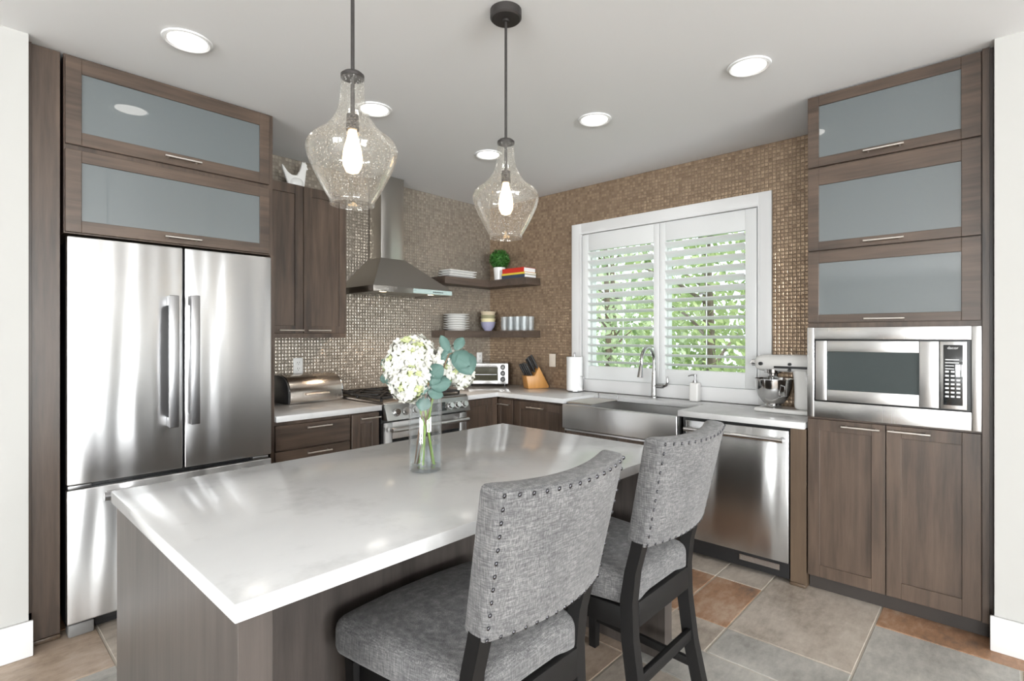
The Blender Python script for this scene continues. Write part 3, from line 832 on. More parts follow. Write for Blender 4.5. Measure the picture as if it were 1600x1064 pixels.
part('soil', MB().cyl((0, 0, .10), (0, 0, .112), .0505, seg=24), M_stemb, t)
part('stem', MB().cyl((0, 0, .112), (0, 0, .17), .008), M_stemb, t)
tb = MB(); rb = random.Random(5)
tb.sphere((0, 0, .205), .078, 20, 14)
for _ in range(900):
    d = Vector((rb.gauss(0, 1), rb.gauss(0, 1), rb.gauss(0, 1))).normalized(); p = Vector((0, 0, .205)) + d * rb.uniform(.078, .096)
    a = Vector((rb.gauss(0, 1), rb.gauss(0, 1), rb.gauss(0, 1))).normalized(); b = (d + a * .8).normalized(); q = b.cross(a).normalized()
    tb.poly([p - b * .009, p + q * .006, p + b * .011, p - q * .006])
part('leaf_ball', tb, M_top, t, smooth=False)
def book(z, th, L, D, yc, mcol, label, nm):
    t = thing('book', label, 'book', (3.565, yc, z), 0, 'books on the upper shelf')
    c = MB().box(0, D, -L / 2, L / 2, 0, .0025).box(0, D, -L / 2, L / 2, th - .0025, th).box(0, .003, -L / 2, L / 2, .0025, th - .0025)
    part('cover', c, plain(nm, mcol, .45), t)
    part('pages', MB().box(.0035, D - .003, -L / 2 + .003, L / 2 - .003, .003, th - .003), M_paper, t)
book(SU + .001, .030, .285, .165, 3.295, (.045, .06, .10), 'dark navy book at the bottom of the little stack on the upper shelf', 'navy_cover')
book(SU + .032, .018, .285, .165, 3.295, (.75, .55, .06), 'thin yellow book in the middle of the stack on the upper shelf', 'yellow_cover')
book(SU + .051, .042, .27, .165, 3.295, (.60, .035, .02), 'thick red book on top of the stack on the upper shelf', 'red_cover')
# lower shelf
PL = ['bottom white round plate of the stack on the lower shelf', 'second white round plate from the bottom of the stack on the lower shelf', 'third white round plate from the bottom of the stack on the lower shelf',
      'fourth white round plate from the bottom of the stack on the lower shelf', 'fifth white round plate from the bottom of the stack on the lower shelf', 'sixth white round plate, just under the top one, on the lower shelf',
      'topmost white round plate of the stack on the lower shelf']
plate_p = [(0, 0), (.075, 0), (.08, .005), (.1, .012), (.118, .017), (.119, .020), (.1, .0165), (.078, .009), (0, .008)]
plate = None
for i in range(7):
    if plate is None:
        plate = solo('dinner_plate', MB().lathe(plate_p, 40), M_ceram, PL[0], 'plate', (3.185, 3.645, SL + .001), 0, 'plates on the lower shelf')
    else:
        p = plate.copy(); COL.objects.link(p); p.location = (3.185 + .002 * (i % 2), 3.645, SL + .001 + .0213 * i); p['label'] = PL[i]
bowl_cols = [((.34, .33, .46), 'lowest bowl of the corner stack, blue and lilac glazed'), ((.78, .70, .44), 'second bowl up in the corner stack, pale yellow glazed'),
             ((.30, .28, .17), 'third bowl up in the corner stack, olive green glazed'), ((.60, .50, .36), 'topmost bowl of the corner stack, tan rimmed')]
zb_ = SL + .001
for i, (c, lb) in enumerate(bowl_cols):
    prof = [(0, 0), (.036, 0), (.04, .008), (.062, .04), (.074, .085), (.071, .086), (.058, .042), (.036, .013), (0, .011)]
    solo('bowl', MB().lathe(prof, 36), plain('bowl_glaze_%d' % i, c, .3), lb, 'bowl', (3.60, 3.655, zb_ + .0335 * i), 0, 'bowls on the lower shelf')
GL = ['clear tumbler at the left end of the front row on the lower shelf', 'second clear tumbler from the left in the front row on the lower shelf', 'third clear tumbler from the left in the front row on the lower shelf', 'clear tumbler at the right end of the front row on the lower shelf',
      'clear tumbler at the left end of the back row on the lower shelf', 'second clear tumbler from the left in the back row on the lower shelf', 'third clear tumbler from the left in the back row on the lower shelf', 'clear tumbler at the right end of the back row on the lower shelf']
gp = [(0, 0), (.031, 0), (.037, .13), (.0345, .13), (.029, .012), (0, .012)]
g0 = None
for i in range(8):
    loc = (3.60 + .085 * (i // 4), 3.435 - .083 * (i % 4), SL + .001)
    if g0 is None: g0 = solo('tumbler', MB().lathe(gp, 20), M_tumbler, GL[0], 'glass', loc, 0, 'tumblers on the lower shelf')
    else: g = g0.copy(); COL.objects.link(g); g.location = loc; g['label'] = GL[i]

# ------------------------------------------------------------------ outlets
def wall_plate(name, label, cat, loc, rz, duplex, mat):
    t = thing(name, label, cat, loc, rz)
    part('plate', MB().box(-.036, .036, -.006, 0, -.058, .058, .003), mat, t)
    if duplex:
        for z in (-.022, .022):
            o = part('socket', MB().box(-.017, .017, -.009, -.0062, z - .017, z + .017, .004), mat, t)
            part('slot', MB().box(-.009, -.006, -.0096, -.0089, z - .002, z + .009).box(.006, .009, -.0096, -.0089, z - .002, z + .009).cyl((0, -.0096, z - .009), (0, -.0089, z - .009), .003, seg=8), M_black, o)
    else: part('rocker', MB().box(-.017, .017, -.011, -.0062, -.033, .033, .002), mat, t)
wall_plate('electrical_outlet', 'white duplex outlet on the mosaic wall above the breadbox', 'outlet', (1.768, YA - .001, 1.146), 0, True, M_plast)
wall_plate('electrical_outlet', 'grey white outlet low on the mosaic above the toaster oven corner', 'outlet', (3.60, YA - .001, 1.146), 0, True, M_plast)
wall_plate('light_switch', 'ivory rocker switch on the mosaic between knife block and paper towels', 'light switch', (XB - .001, 2.975, 1.146), -PI / 2, False, M_ivory)

# ------------------------------------------------------------------ on the worktops
t = thing('bread_box', 'stainless steel roll-top bread box beside the refrigerator', 'bread box', (1.80, 3.665, ZC + .001), math.radians(4))
w = .2; side = []
def bprof(o=0.0):
    pts = [(-.10, 0), (-.10, .075)]
    for k in range(9):
        a = PI - k * (PI / 2) / 8; pts.append((.03 + .13 * math.cos(a) , .075 + (.115) * math.sin(a)))
    pts += [(.10, .19), (.10, 0)]
    return [(y * (1 + o), z * (1 + o)) for y, z in pts]
part('end_cap', MB().prism(bprof(), 'x', -w - .012, -w, .002), plain('dark_endcap', (.06, .06, .062), .4, .5), t)
part('end_cap', MB().prism(bprof(), 'x', w, w + .012, .002), M_polish, t)
part('body', MB().prism(bprof(-.03), 'x', -w + .0005, w - .0005, .001), M_polish, t)
ld = MB()
pr = [(-.102, .02), (-.102, .075)]
outer = [(-.103, .012), (-.103, .076)]; inner = [(-.0985, .012), (-.0985, .076)]
for k in range(1, 9):
    a = PI - k * (PI / 2) / 8
    outer.append((.03 + .133 * math.cos(a), .076 + .118 * math.sin(a))); inner.append((.03 + .1285 * math.cos(a), .076 + .1135 * math.sin(a)))
ld.prism(outer + inner[::-1], 'x', -w + .002, w - .002)
lid = part('roll_lid', ld, steel('breadbox_steel', (.72, .66, .60), .18, vertical=False), t)
part('handle', MB().cyl((-.085, -.125, .06), (.085, -.125, .06), .006, seg=12).cyl((-.075, -.125, .06), (-.075, -.1035, .06), .005, seg=8).cyl((.075, -.125, .06), (.075, -.1035, .06), .005, seg=8), M_nickel, lid)

t = thing('toaster_oven', 'small stainless toaster oven set diagonally in the worktop corner', 'toaster oven', (3.472, 3.532, ZC + .001), math.radians(-46))
tw, td, th = .193, .20, .212
bd = MB().box(-tw, tw, .012, td, .018, th, .006); part('body', bd, M_steel, t)
fr = MB(); fr.box(-tw, -.150, 0, .0115, .018, .205, .003); fr.box(.095, tw, -.002, .0115, .018, .205, .003); fr.box(-.150, .095, 0, .0115, .018, .05, .003); fr.box(-.150, .095, 0, .0115, .175, .205, .003)
part('front_frame', fr, M_steel_h, t)
dg = part('glass_door', MB().box(-.150, .095, .002, .008, .05, .175), plain('oven_glass', (.06, .058, .04), .08, coat=.6), t)
part('handle', MB().cyl((-.165, -.026, .186), (.09, -.026, .186), .008, seg=12).cyl((-.15, -.026, .186), (-.15, -.0005, .186), .005, seg=8).cyl((.075, -.026, .186), (.075, -.0005, .186), .005, seg=8), M_steel, dg)
part('oven_rack', MB().box(-.14, .085, -.0005, .0015, .105, .109), M_hsteel, dg)
for z in (.175, .118, .062):
    part('knob', MB().cyl((.142, -.0025, z), (.142, -.006, z), .024, seg=20).cyl((.142, -.006, z), (.142, -.022, z), .017, .015, 20), M_black, t)
    part('knob_cap', MB().cyl((.142, -.0222, z), (.142, -.0235, z), .0125, seg=20), M_polish, t)
for x in (-.16, .16):
    for y in (.03, .17): part('foot', MB().cyl((x, y, 0), (x, y, .0178), .014, seg=12), M_black, t)

# knife block: local x is the long direction
t = thing('knife_block', 'orange bamboo knife block on the worktop', 'knife block', (3.515, 3.085, ZC + .001), math.radians(-25))
kprof = [(.02, 0), (.215, 0), (.222, .015), (.125, .19), (.08, .112), (0, .112)]
part('block', MB().prism(kprof, 'y', 0, .105, .002), M_bamboo, t)
KL = ['longest black-handled knife at the top of the bamboo block', 'black-handled knife in the top row of the block, behind the longest one', 'black-handled knife in the middle row of the block, nearer the camera', 'black-handled knife in the middle row of the block, farther back',
      'black-handled steak knife in the low slot row, nearest the camera', 'second black-handled steak knife in the low slot row', 'third black-handled steak knife in the low slot row', 'black-handled steak knife in the low slot row, farthest back']
kb0 = Matrix.Translation((3.515, 3.085, ZC + .001)) @ Matrix.Rotation(math.radians(-25), 4, 'Z')
slots = [(.118, .022, .178, .135), (.116, .072, .175, .125), (.098, .034, .144, .15), (.098, .082, .144, .135), (.058, .016, .113, .125), (.048, .040, .113, .13), (.038, .064, .113, .12), (.026, .088, .113, .115)]
kd = Vector((-.47, 0, .88)).normalized()
for (sx, sy, sz, L), lb in zip(slots, KL):
    k = thing('knife', lb, 'knife', kb0 @ Vector((sx, sy, sz)), math.radians(-25), 'knives in the bamboo block')
    hd = MB().tube([kd * .004, kd * (.02), kd * (L * .6), kd * L], [.009, .0095, .0115, .0095], 10)
    part('handle', hd, M_black, k)
    part('bolster', MB().cyl(kd * .0015, kd * .0038, .008, seg=10), M_polish, k)

# paper towel
t = thing('paper_towel_holder', 'steel wire paper towel holder at the left edge of the window', 'paper towel holder', (3.61, 2.63, ZC + .001))
part('base', MB().lathe([(0, .006), (.055, .006), (.055, .012), (0, .012)], 32), M_hsteel, t)
for a in (.6, 2.7, 4.8): part('foot', MB().sphere((.045 * math.cos(a), .045 * math.sin(a), .005), .006, 10, 8), M_hsteel, t)
part('rod', MB().cyl((0, 0, .012), (0, 0, .318), .006, seg=12).sphere((0, 0, .322), .009, 12, 8), M_hsteel, t)
part('side_arm', MB().tube([(.02, -.05, .012), (.015, -.082, .03), (.0, -.092, .06), (-.0, -.092, .13), (-.03, -.084, .135)], .003, 8), M_hsteel, t)
rl = MB().lathe([(.02, .014), (.066, .014), (.0665, .02), (.0665, .287), (.066, .293), (.02, .293)], 40, closed=True)
rl_o = solo('paper_towel_roll', rl, M_paper, 'full white paper towel roll standing on its wire holder', 'paper towel', (3.61, 2.63, ZC + .001))

sh = MB()
rows = []
for k in range(7):
    f = k / 6; a = math.radians(215 + 40 * f); rad_ = .0675 + .034 * f * f
    x, y = rad_ * math.cos(a), rad_ * math.sin(a); top = .16 - .135 * f
    rows.append(((x, y, .016), (x, y, top), (x * 1.015, y * 1.015, top), (x * 1.015, y * 1.015, .016)))
for k in range(6):
    for q in range(4): sh.poly([rows[k][q], rows[k][(q + 1) % 4], rows[k + 1][(q + 1) % 4], rows[k + 1][q]])
part('loose_sheet', sh, M_paper, rl_o)

# stand mixer (head points towards +Y)
t = thing('stand_mixer', 'white stand mixer with steel bowl tucked against the tall cabinet', 'stand mixer', (3.50, .955, ZC + .001))
def basef(p): return Vector((p.x * (1.0 - .12 * max(0, p.y / .17)), p.y, p.z + .014))
part('base', MB().rbox(.092, .172, .0135, .012, 8, basef), M_enam, t)
def colf(p):
    k = (p.z + .13) / .26
    return Vector((p.x * (1.05 - .25 * k), p.y * (1.15 - .35 * k) - .105 + .03 * k * k, p.z + .155))
part('column', MB().rbox(.058, .055, .13, .03, 8, colf), M_enam, t)
def headf(p):
    k = (p.y + .18) / .36
    s = 1.0 - .28 * max(0, k - .45) ** 1.2
    return Vector((p.x * s, p.y + .005, p.z * (s if p.z > 0 else 1 - .2 * max(0, k - .5)) + .300))
hdo = part('head', MB().rbox(.062, .18, .054, .045, 12, headf), M_enam, t)
for a in (-.0655, .0605): part('trim_band', MB().box(a, a + .005, -.15, .06, .270, .284, .001), M_dark, hdo)
part('attachment_hub', MB().cyl((0, .175, .300), (0, .205, .300), .022, .022, 20).cyl((-.02, .205, .30), (.02, .205, .30), .008), M_polish, hdo)
part('hub_screw', MB().cyl((-.075, .135, .296), (-.055, .135, .296), .011, .011, 16), M_black, hdo)
part('speed_knob', MB().cyl((-.078, -.03, .297), (-.06, -.03, .297), .009, .009, 14).cyl((-.078, -.03, .262), (-.0668, -.03, .262), .009, .009, 14), M_black, hdo)
part('planetary', MB().lathe([(0, .212), (.03, .212), (.032, .235), (.05, .24), (.052, .262), (0, .262)], 28, M=Matrix.Translation((0, .085, 0))), M_polish, hdo)
bp = [(0, .030), (.05, .030), (.052, .04), (.045, .046), (.062, .06), (.09, .10), (.104, .15), (.108, .198), (.112, .20), (.112, .203), (.106, .203), (.1, .15), (.086, .102), (.058, .064), (0, .052)]
bw = part('bowl', MB().lathe(bp, 44, M=Matrix.Translation((0, .080, 0))), M_polish, t)
part('beater', MB().cyl((0, .085, .14), (0, .085, .212), .008).tube([(0, .085, .15), (0, .13, .14), (0, .12, .085), (0, .085, .07), (0, .05, .085), (0, .04, .14), (0, .085, .15)], .005, 8), M_polish, t)
part('bowl_handle', MB().tube([(-.08, .012, .17), (-.10, -.015, .165), (-.10, -.015, .11), (-.076, .02, .10)], .006, 8), M_polish, bw)

# rooster figurine
t = thing('rooster_figurine', 'white ceramic rooster figurine on top of the wall cabinet', 'figurine', (1.668, 3.63, 2.394))
rp = [(-.035, 0), (.07, 0), (.075, .03), (.085, .10), (.088, .118), (.105, .122), (.09, .132), (.094, .150), (.084, .146), (.08, .162), (.07, .15), (.060, .160), (.055, .142), (.045, .11), (.02, .075), (-.015, .072), (-.045, .085), (-.075, .115), (-.085, .122), (-.08, .10), (-.06, .06), (-.045, .03)]
rp = [(x, z * 1.28) for x, z in rp]
rb_ = MB()
tmpb = bmesh.new()
fr_ = [tmpb.verts.new((x, -.012, z)) for x, z in rp]; bk_ = [tmpb.verts.new((x, .012, z)) for x, z in rp]
tmpb.faces.new(fr_); tmpb.faces.new(bk_)
for i in range(len(rp)): tmpb.faces.new((fr_[i], fr_[(i + 1) % len(rp)], bk_[(i + 1) % len(rp)], bk_[i]))
bmesh.ops.recalc_face_normals(tmpb, faces=tmpb.faces)
bmesh.ops.bevel(tmpb, geom=tmpb.edges[:], offset=.004, segments=2, affect='EDGES')
rb_._merge(tmpb)
rb_.sphere((.02, 0, .042), .042, 20, 14, sc=(1.25, .75, 1.0))
part('body', rb_, M_ceram, t, ang=50)

# ------------------------------------------------------------------ island
IX0, IX1, IY0, IY1 = .357, 2.125, 1.012, 2.042
IZ = .877
solo('worktop', MB().box(IX0, IX1, IY0, IY1, IZ - SLAB, IZ, .003), M_quartz, 'big white quartz slab topping the kitchen island', 'countertop')
t = thing('kitchen_island', 'dark grey-brown wood island base with end panels under the white slab', 'kitchen island', ((IX0 + IX1) / 2, (IY0 + IY1) / 2, 0))
cx, cy = (IX0 + IX1) / 2, (IY0 + IY1) / 2; zt = IZ - SLAB - .0015
part('body', MB().box(IX0 + .077 - cx, IX1 - .077 - cx, 1.42 - cy, IY1 - .03 - cy, .09, zt, .001, 1), M_wood_grey, t)
for a in (IX0 + .012, IX1 - .076):
    part('end_panel', MB().box(a - cx, a + .064 - cx, IY0 + .018 - cy, IY1 - .018 - cy, .001, zt, .001, 1), M_wood_grey, t)
part('plinth', MB().box(IX0 + .077 - cx, IX1 - .077 - cx, 1.46 - cy, IY1 - .09 - cy, .001, .089), M_plinth, t)
for i in range(3):
    L = (IX1 - IX0 - .154) / 3; a0 = IX0 + .077 + i * L - cx + .003
    d = part('door', MB().box(a0, a0 + L - .006, IY1 - .0295 - cy, IY1 - .012 - cy, .10, zt - .02, .001, 1), M_wood_grey, t)

# ------------------------------------------------------------------ counter stools
t = thing('counter_chair', 'upholstered grey counter chair nearest the camera, black legs and nailhead back', 'chair', (1.015, 1.0, 0), 0, 'counter chairs at the island')
zc_, hz_ = .868, .178
def backf(p):
    k = (p.z + hz_) / (2 * hz_)                   # 0 bottom .. 1 top
    s = p.x / .24; f = max(0, p.y / .038) ** 2
    return Vector((p.x * (.925 + .085 * k) * (1 - .035 * f), p.y - .141 - .075 * k - .040 * (1 - s * s), p.z * (1 - .035 * f) + zc_ - .012 * (1 - s * s) * k + .12 * (p.y + .03) * k))
bk = part('backrest', MB().rbox(.24, .038, hz_, .016, 16, backf), M_fabric, t, ang=60)
def on_back(u, v):                                 # a point of the rear face, u,v in -1..1
    return backf(Vector((u * .230, -.0365, v * (hz_ - .011))))
nm = bpy.data.meshes.new('nailhead'); tb_ = bmesh.new(); bmesh.ops.create_uvsphere(tb_, u_segments=10, v_segments=6, radius=.0058)
for v in tb_.verts: v.co.y *= .55
tb_.to_mesh(nm); tb_.free(); nm.materials.append(M_nail)
for p in nm.polygons: p.use_smooth = True
ring = [(-1 + 2 * i / 13, 1) for i in range(14)] + [(-1 + 2 * i / 13, -1) for i in range(14)] + [(-1, -1 + 2 * i / 11) for i in range(1, 11)] + [(1, -1 + 2 * i / 11) for i in range(1, 11)]
for u, v in ring:
    o = bpy.data.objects.new('nailhead', nm); COL.objects.link(o); o.parent = bk; o.location = on_back(u, v); o.rotation_euler = (math.radians(12), 0, math.radians(-19 * u))
def seatf(p):
    k = (p.y + .25) / .50                          # 0 rear .. 1 front
    crown = max(0, p.z) / .055 * .022 * (1 - (p.x / .25) ** 2) * (1 - (p.y / .26) ** 2)
    z = p.z
    if z < 0: z *= .55 + .45 * min(1, max(0, (abs(p.x) / .25 - .55) / .3, k))
    return Vector((p.x * (.80 + .40 * k - .06 * k * k), p.y + .118 + .02 * k * (1 - (p.x / .25) ** 2), z + .528 + crown))
part('seat', MB().rbox(.25, .25, .055, .036, 14, seatf), M_fabric, t, ang=60)
part('seat_rail', MB().box(-.182, .182, -.138, -.114, .415, .497, .002), M_blackwood, t); part('seat_rail', MB().box(-.21, .21, .315, .335, .40, .470, .002), M_blackwood, t)
for s in (-1, 1):
    sr = MB(); sr.prism([(s * .185, -.113), (s * .205, -.113), (s * .238, .312), (s * .218, .312)], 'z', .40, .472, .001)
    part('seat_rail', sr, M_blackwood, t)
    lg = MB()
    path = [(0.0, -.212), (.08, -.192), (.22, -.160), (.38, -.138), (.50, -.134), (.60, -.145), (.68, -.166), (.74, -.180)]
    tl = bmesh.new(); rings = []
    for z, y in path:
        wd = .0195; dp = .046 if z < .6 else .040
        cx_ = s * .2025
        rings.append([tl.verts.new((cx_ + a * wd, y + b, z + .001)) for a, b in ((-1, 0), (1, 0), (1, dp), (-1, dp))])
    for i in range(len(rings) - 1):
        for q in range(4): tl.faces.new((rings[i][q], rings[i][(q + 1) % 4], rings[i + 1][(q + 1) % 4], rings[i + 1][q]))
    tl.faces.new(rings[0]); tl.faces.new(rings[-1]); bmesh.ops.recalc_face_normals(tl, faces=tl.faces)
    lg._merge(tl); part('rear_leg', lg, M_blackwood, t, ang=40)
    fl_ = MB(); tl = bmesh.new()
    A = [tl.verts.new((s * .228 + a * .016, .315 + b * .016, .001)) for a, b in ((-1, -1), (1, -1), (1, 1), (-1, 1))]
    B = [tl.verts.new((s * .234 + a * .022, .315 + b * .022, .472)) for a, b in ((-1, -1), (1, -1), (1, 1), (-1, 1))]
    for q in range(4): tl.faces.new((A[q], A[(q + 1) % 4], B[(q + 1) % 4], B[q]))
    tl.faces.new(A); tl.faces.new(B); bmesh.ops.recalc_face_normals(tl, faces=tl.faces); fl_._merge(tl)
    part('front_leg', fl_, M_blackwood, t)
    st = MB(); st.prism([(s * .194, -.133), (s * .212, -.133), (s * .236, .299), (s * .218, .299)], 'z', .115, .145, .002)
    part('stretcher', st, M_blackwood, t)
part('stretcher', MB().box(-.184, .184, -.150, -.130, .225, .265, .002), M_blackwood, t)
part('footrest', MB().box(-.212, .212, .305, .323, .20, .24, .002), M_blackwood, t)
c2 = copy_tree(t); c2.location = (1.722, 1.0, 0); c2.rotation_euler = (0, 0, math.radians(0))
c2['label'] = 'upholstered grey counter chair farther along the island, in front of the dishwasher'

# ------------------------------------------------------------------ pendants
t = thing('pendant_light', 'clear seeded glass pendant nearer the camera, hanging over the left of the island', 'pendant light', (.822, 1.404, ZT - .001), 0, 'glass pendants over the island')
zt_ = -.515           # top of the glass neck below the ceiling
part('canopy', MB().lathe([(0, 0), (.062, 0), (.062, -.03), (.056, -.036), (.014, -.038), (.014, -.046), (0, -.046)], 32), M_bronze, t)
part('rod', MB().cyl((0, 0, -.046), (0, 0, zt_ - .0), .0055, seg=12), M_bronze, t)
part('cap', MB().lathe([(0, zt_ + .006), (.026, zt_ + .004), (.034, zt_ - .003), (.034, zt_ - .012), (.0, zt_ - .012)], 28), M_bronze, t)
part('socket_stem', MB().cyl((0, 0, zt_ - .012), (0, 0, zt_ - .12), .006, seg=12), M_bronze, t)
part('socket', MB().lathe([(0, zt_ - .118), (.017, zt_ - .12), (.019, zt_ - .165), (0, zt_ - .165)], 20), M_bronze, t)
so = [(.1315 * r, -.386 * z) for r, z in ((.255, .032), (.265, .10), (.28, .20), (.33, .28), (.44, .36), (.58, .42), (.71, .46), (.87, .497), (.955, .53), (1.0, .57), (.99, .61), (.93, .68),
      (.825, .76), (.705, .84), (.575, .92), (.50, .962), (.482, .978), (.495, 1.0))]
prof = [(r, zt_ + z) for r, z in so] + [(r - .0028, zt_ + z) for r, z in so[::-1]]
part('glass_shade', MB().lathe(prof, 56, closed=True), M_seed, t, ang=80)
bb = [(0, -.166), (.012, -.166), (.013, -.175), (.018, -.195), (.026, -.225), (.029, -.25), (.027, -.27), (.018, -.288), (0, -.295)]
part('filament_bulb', MB().lathe([(r, zt_ + z) for r, z in bb], 24), M_bulb, t)
p2 = copy_tree(t); p2.location = (1.514, 1.437, ZT - .001)
p2['label'] = 'clear seeded glass pendant farther from the camera, hanging near the middle of the ceiling'

# ------------------------------------------------------------------ recessed downlights
DL = [((.724, 2.598), 'recessed ceiling light nearest the left wall, above the refrigerator front', True), ((1.661, 2.603), 'recessed ceiling light just right of the near pendant neck', True), ((2.623, 2.66), 'recessed ceiling light left of the far pendant, near the hood corner', True),
      ((2.627, 1.768), 'recessed ceiling light in front of the window', True), ((2.611, .882), 'recessed ceiling light nearest the tall microwave cabinet', True)]
d0 = None
for (x, y), lb, _ in DL:
    if d0 is None:
        d0 = thing('recessed_light', lb, 'ceiling light', (x, y, ZT - .0015), 0, 'recessed downlights in the ceiling')
        part('trim_ring', MB().lathe([(.078, 0), (.098, 0), (.096, -.006), (.086, -.009), (.076, -.004)], 40, closed=True), M_white, d0)
        part('lens', MB().lathe([(0, -.004), (.0755, -.003), (.0755, -.001), (0, -.001)], 40), M_lens, d0)
    else:
        d = copy_tree(d0); d.location = (x, y, ZT - .0015); d['label'] = lb
    lamp('downlight_beam', 'SPOT', (x, y, ZT - .02), (0, 0, 0), 2, (1, .93, .84), spot_size=2.2, spot_blend=.9, shadow_soft_size=.07)

# ------------------------------------------------------------------ vase and flowers
VX, VY, VZ = 1.190, 1.532, .877 + .001
RX, RY = .680, -.733                                 # a horizontal direction across the vase
FX, FY = .733, .680
t = thing('glass_vase', 'tall clear cylinder vase of water on the island', 'vase', (VX, VY, VZ))
R = .059; H = .308
part('cylinder', MB().lathe([(R, .016), (R, H - .002), (R - .001, H), (R - .0035, H), (R - .004, H - .002), (R - .004, .0165)], 48, closed=True), M_vase, t)
part('base', MB().lathe([(0, 0), (R - .003, 0), (R, .003), (R, .0158), (0, .0158)], 48), M_vbase, t)
part('water', MB().lathe([(0, .0168), (R - .0048, .0168), (R - .0048, .098), (R - .007, .096), (0, .096)], 40), M_water, t)
def at(r, f, z): return Vector((RX * r + FX * f, RY * r + FY * f, z))
def hydrangea(label, stem, blobs, seed, green):
    t = thing('hydrangea', label, 'flower', (VX, VY, VZ), 0, 'hydrangeas in the vase')
    part('stem', MB().tube([at(*p) for p in stem], .0042, 8), M_stemg, t)
    rr = random.Random(seed); mb = MB()
    for (r, f, z, rad, n) in blobs:
        c = at(r, f, z)
        mb.sphere(c, rad * .86, 16, 12, 1)
        for i in range(n):
            zz = 1 - 2 * (i + .5) / n; a = i * 2.39996
            d = Vector((math.sqrt(1 - zz * zz) * math.cos(a), math.sqrt(1 - zz * zz) * math.sin(a), zz))
            p = c + d * rad * rr.uniform(.88, 1.13)
            d2 = (d + Vector((rr.gauss(0, .22), rr.gauss(0, .22), rr.gauss(0, .22)))).normalized()
            u = d2.orthogonal().normalized(); w_ = d2.cross(u); s = rr.uniform(.011, .0155); rot = rr.random() * PI
            mi = 1 if rr.random() < green else 0
            for q in range(4):
                an = rot + q * PI / 2
                e = u * math.cos(an) + w_ * math.sin(an); g = d2.cross(e)
                lift = d2 * s * .25
                mb.poly([p, p + e * s * .55 + g * s * .5 + lift * .6, p + e * s * 1.12 + g * s * .22 + lift, p + e * s * 1.12 - g * s * .22 + lift, p + e * s * .55 - g * s * .5 + lift * .6], mi)
    part('flower_head', mb, [M_hydr, M_hydr2], t, smooth=False)
    return t
hydrangea('large white hydrangea head leaning left of the vase', [(.03, .0, .02), (.01, .0, .15), (-.012, -.005, .30)], [(-.05, .01, .405, .078, 230), (-.085, .0, .372, .062, 150), (-.005, -.01, .35, .052, 110)], 1, .05)
hydrangea('smaller white hydrangea low at the front left of the vase rim', [(-.005, -.02, .02), (0, -.01, .15), (-.03, -.025, .29)], [(-.05, -.045, .318, .062, 170)], 2, .16)
hydrangea('white hydrangea head leaning right behind the teal leaf', [(-.025, .01, .02), (.0, .012, .16), (.035, .02, .30)], [(.085, .035, .385, .062, 170), (.125, .03, .345, .045, 90)], 3, .06)
def leaf_poly(mb, p, d, nrm_, L, Wd, curl=.12):
    d = d.normalized(); s_ = nrm_.cross(d).normalized(); n_ = d.cross(s_).normalized()
    pr = [(0, 0), (.12, .22), (.3, .42), (.5, .5), (.72, .43), (.9, .22), (1, 0)]
    for k in range(len(pr) - 1):
        (t0, w0), (t1, w1) = pr[k], pr[k + 1]
        for sg in (-1, 1):
            q = [p + d * L * t0 - n_ * curl * L * t0 * t0, p + d * L * t1 - n_ * curl * L * t1 * t1,
                 p + d * L * t1 + s_ * sg * Wd * w1 + n_ * (.10 * Wd * w1 - curl * L * t1 * t1), p + d * L * t0 + s_ * sg * Wd * w0 + n_ * (.10 * Wd * w0 - curl * L * t0 * t0)]
            pts_ = []
            for x in q:
                if not pts_ or all((x - y).length > 1e-6 for y in pts_): pts_.append(x)
            if len(pts_) > 2: mb.poly(pts_)
VIEW = at(0, -1, 0).normalized()
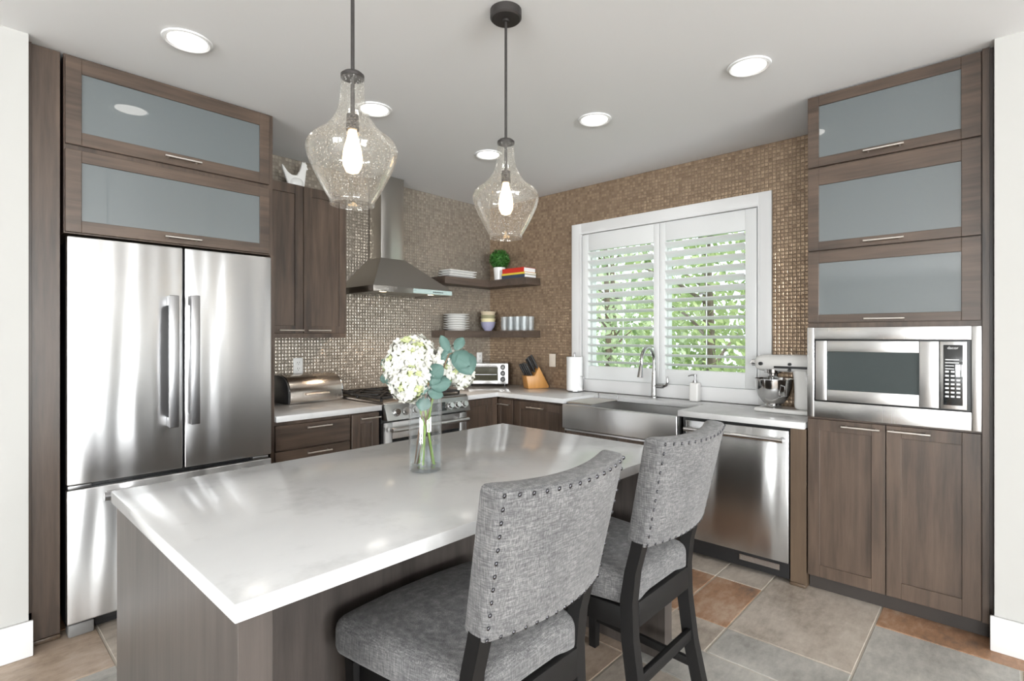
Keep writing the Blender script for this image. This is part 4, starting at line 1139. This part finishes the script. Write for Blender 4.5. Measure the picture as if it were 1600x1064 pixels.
def sprig(label, stem, leaves, matl=None, mats=None):
    t = thing('eucalyptus_sprig', label, 'foliage', (VX, VY, VZ), 0, 'leaf sprigs in the vase')
    part('stem', MB().tube([at(*p) for p in stem], .0026, 8), mats or M_stemb, t)
    for (r, f, z, dr, df, dz, L, Wd, tilt) in leaves:
        m = MB(); n_ = (VIEW + Vector((0, 0, tilt)) + at(tilt * .4, 0, 0)).normalized()
        leaf_poly(m, at(r, f, z), at(dr, df, dz), n_, L, Wd)
        bmesh.ops.remove_doubles(m.bm, verts=m.bm.verts, dist=1e-6)
        o = part('leaf', m, matl or M_euc, t)
        md = o.modifiers.new('thickness', 'SOLIDIFY'); md.thickness = .0006
sprig('eucalyptus sprig reaching right with the big teal leaf', [(-.03, .0, .02), (-.01, -.005, .12), (.03, -.01, .29), (.065, -.03, .36), (.09, -.035, .42), (.125, -.03, .43)],
      [(.125, -.03, .43, .55, -.2, -.95, .095, .085, .5), (.10, -.035, .425, .8, -.2, -.55, .08, .075, .35), (.09, -.035, .425, -.4, 0, .85, .07, .035, .2), (.07, -.03, .38, .3, -.1, .9, .07, .04, -.2), (.11, -.03, .432, .35, .2, .6, .06, .04, .8)])
sprig('eucalyptus sprig with round leaves at the vase rim', [(-.04, .01, .02), (-.02, -.02, .14), (.01, -.045, .28), (.025, -.05, .34)],
      [(.025, -.05, .34, .6, -.2, .5, .062, .06, .3), (.02, -.05, .30, -.9, -.2, -.1, .055, .05, .8), (.015, -.05, .29, .9, -.1, -.25, .06, .045, .5), (.01, -.04, .27, -.2, -.3, -.6, .055, .055, .2), (.02, -.045, .31, .75, .0, .1, .08, .06, .2), (.03, -.05, .31, .3, 0, .8, .05, .05, .0)])
sprig('eucalyptus sprig peeking out left behind the white hydrangeas', [(.02, .03, .02), (-.01, .035, .2), (-.06, .06, .32), (-.13, .07, .35)],
      [(-.13, .07, .35, -.3, 0, -.9, .06, .05, .3), (-.15, .07, .36, -.3, 0, .5, .045, .035, .3), (-.165, .07, .345, -.1, 0, -.9, .04, .03, .3), (-.10, .06, .335, -.3, 0, -.9, .07, .05, .2)])
sprig('fresh green leaf sprig standing between the hydrangea heads', [(.035, -.01, .02), (.01, .0, .15), (.03, .0, .29), (.05, -.01, .38)],
      [(.05, -.01, .34, .5, -.1, .9, .06, .025, .2), (.045, -.01, .34, -.3, -.1, .9, .055, .02, .1), (.03, 0, .30, .7, -.1, .35, .075, .05, .3), (.05, -.01, .36, .8, -.1, .4, .05, .02, .3)], M_gleaf, M_stemg)
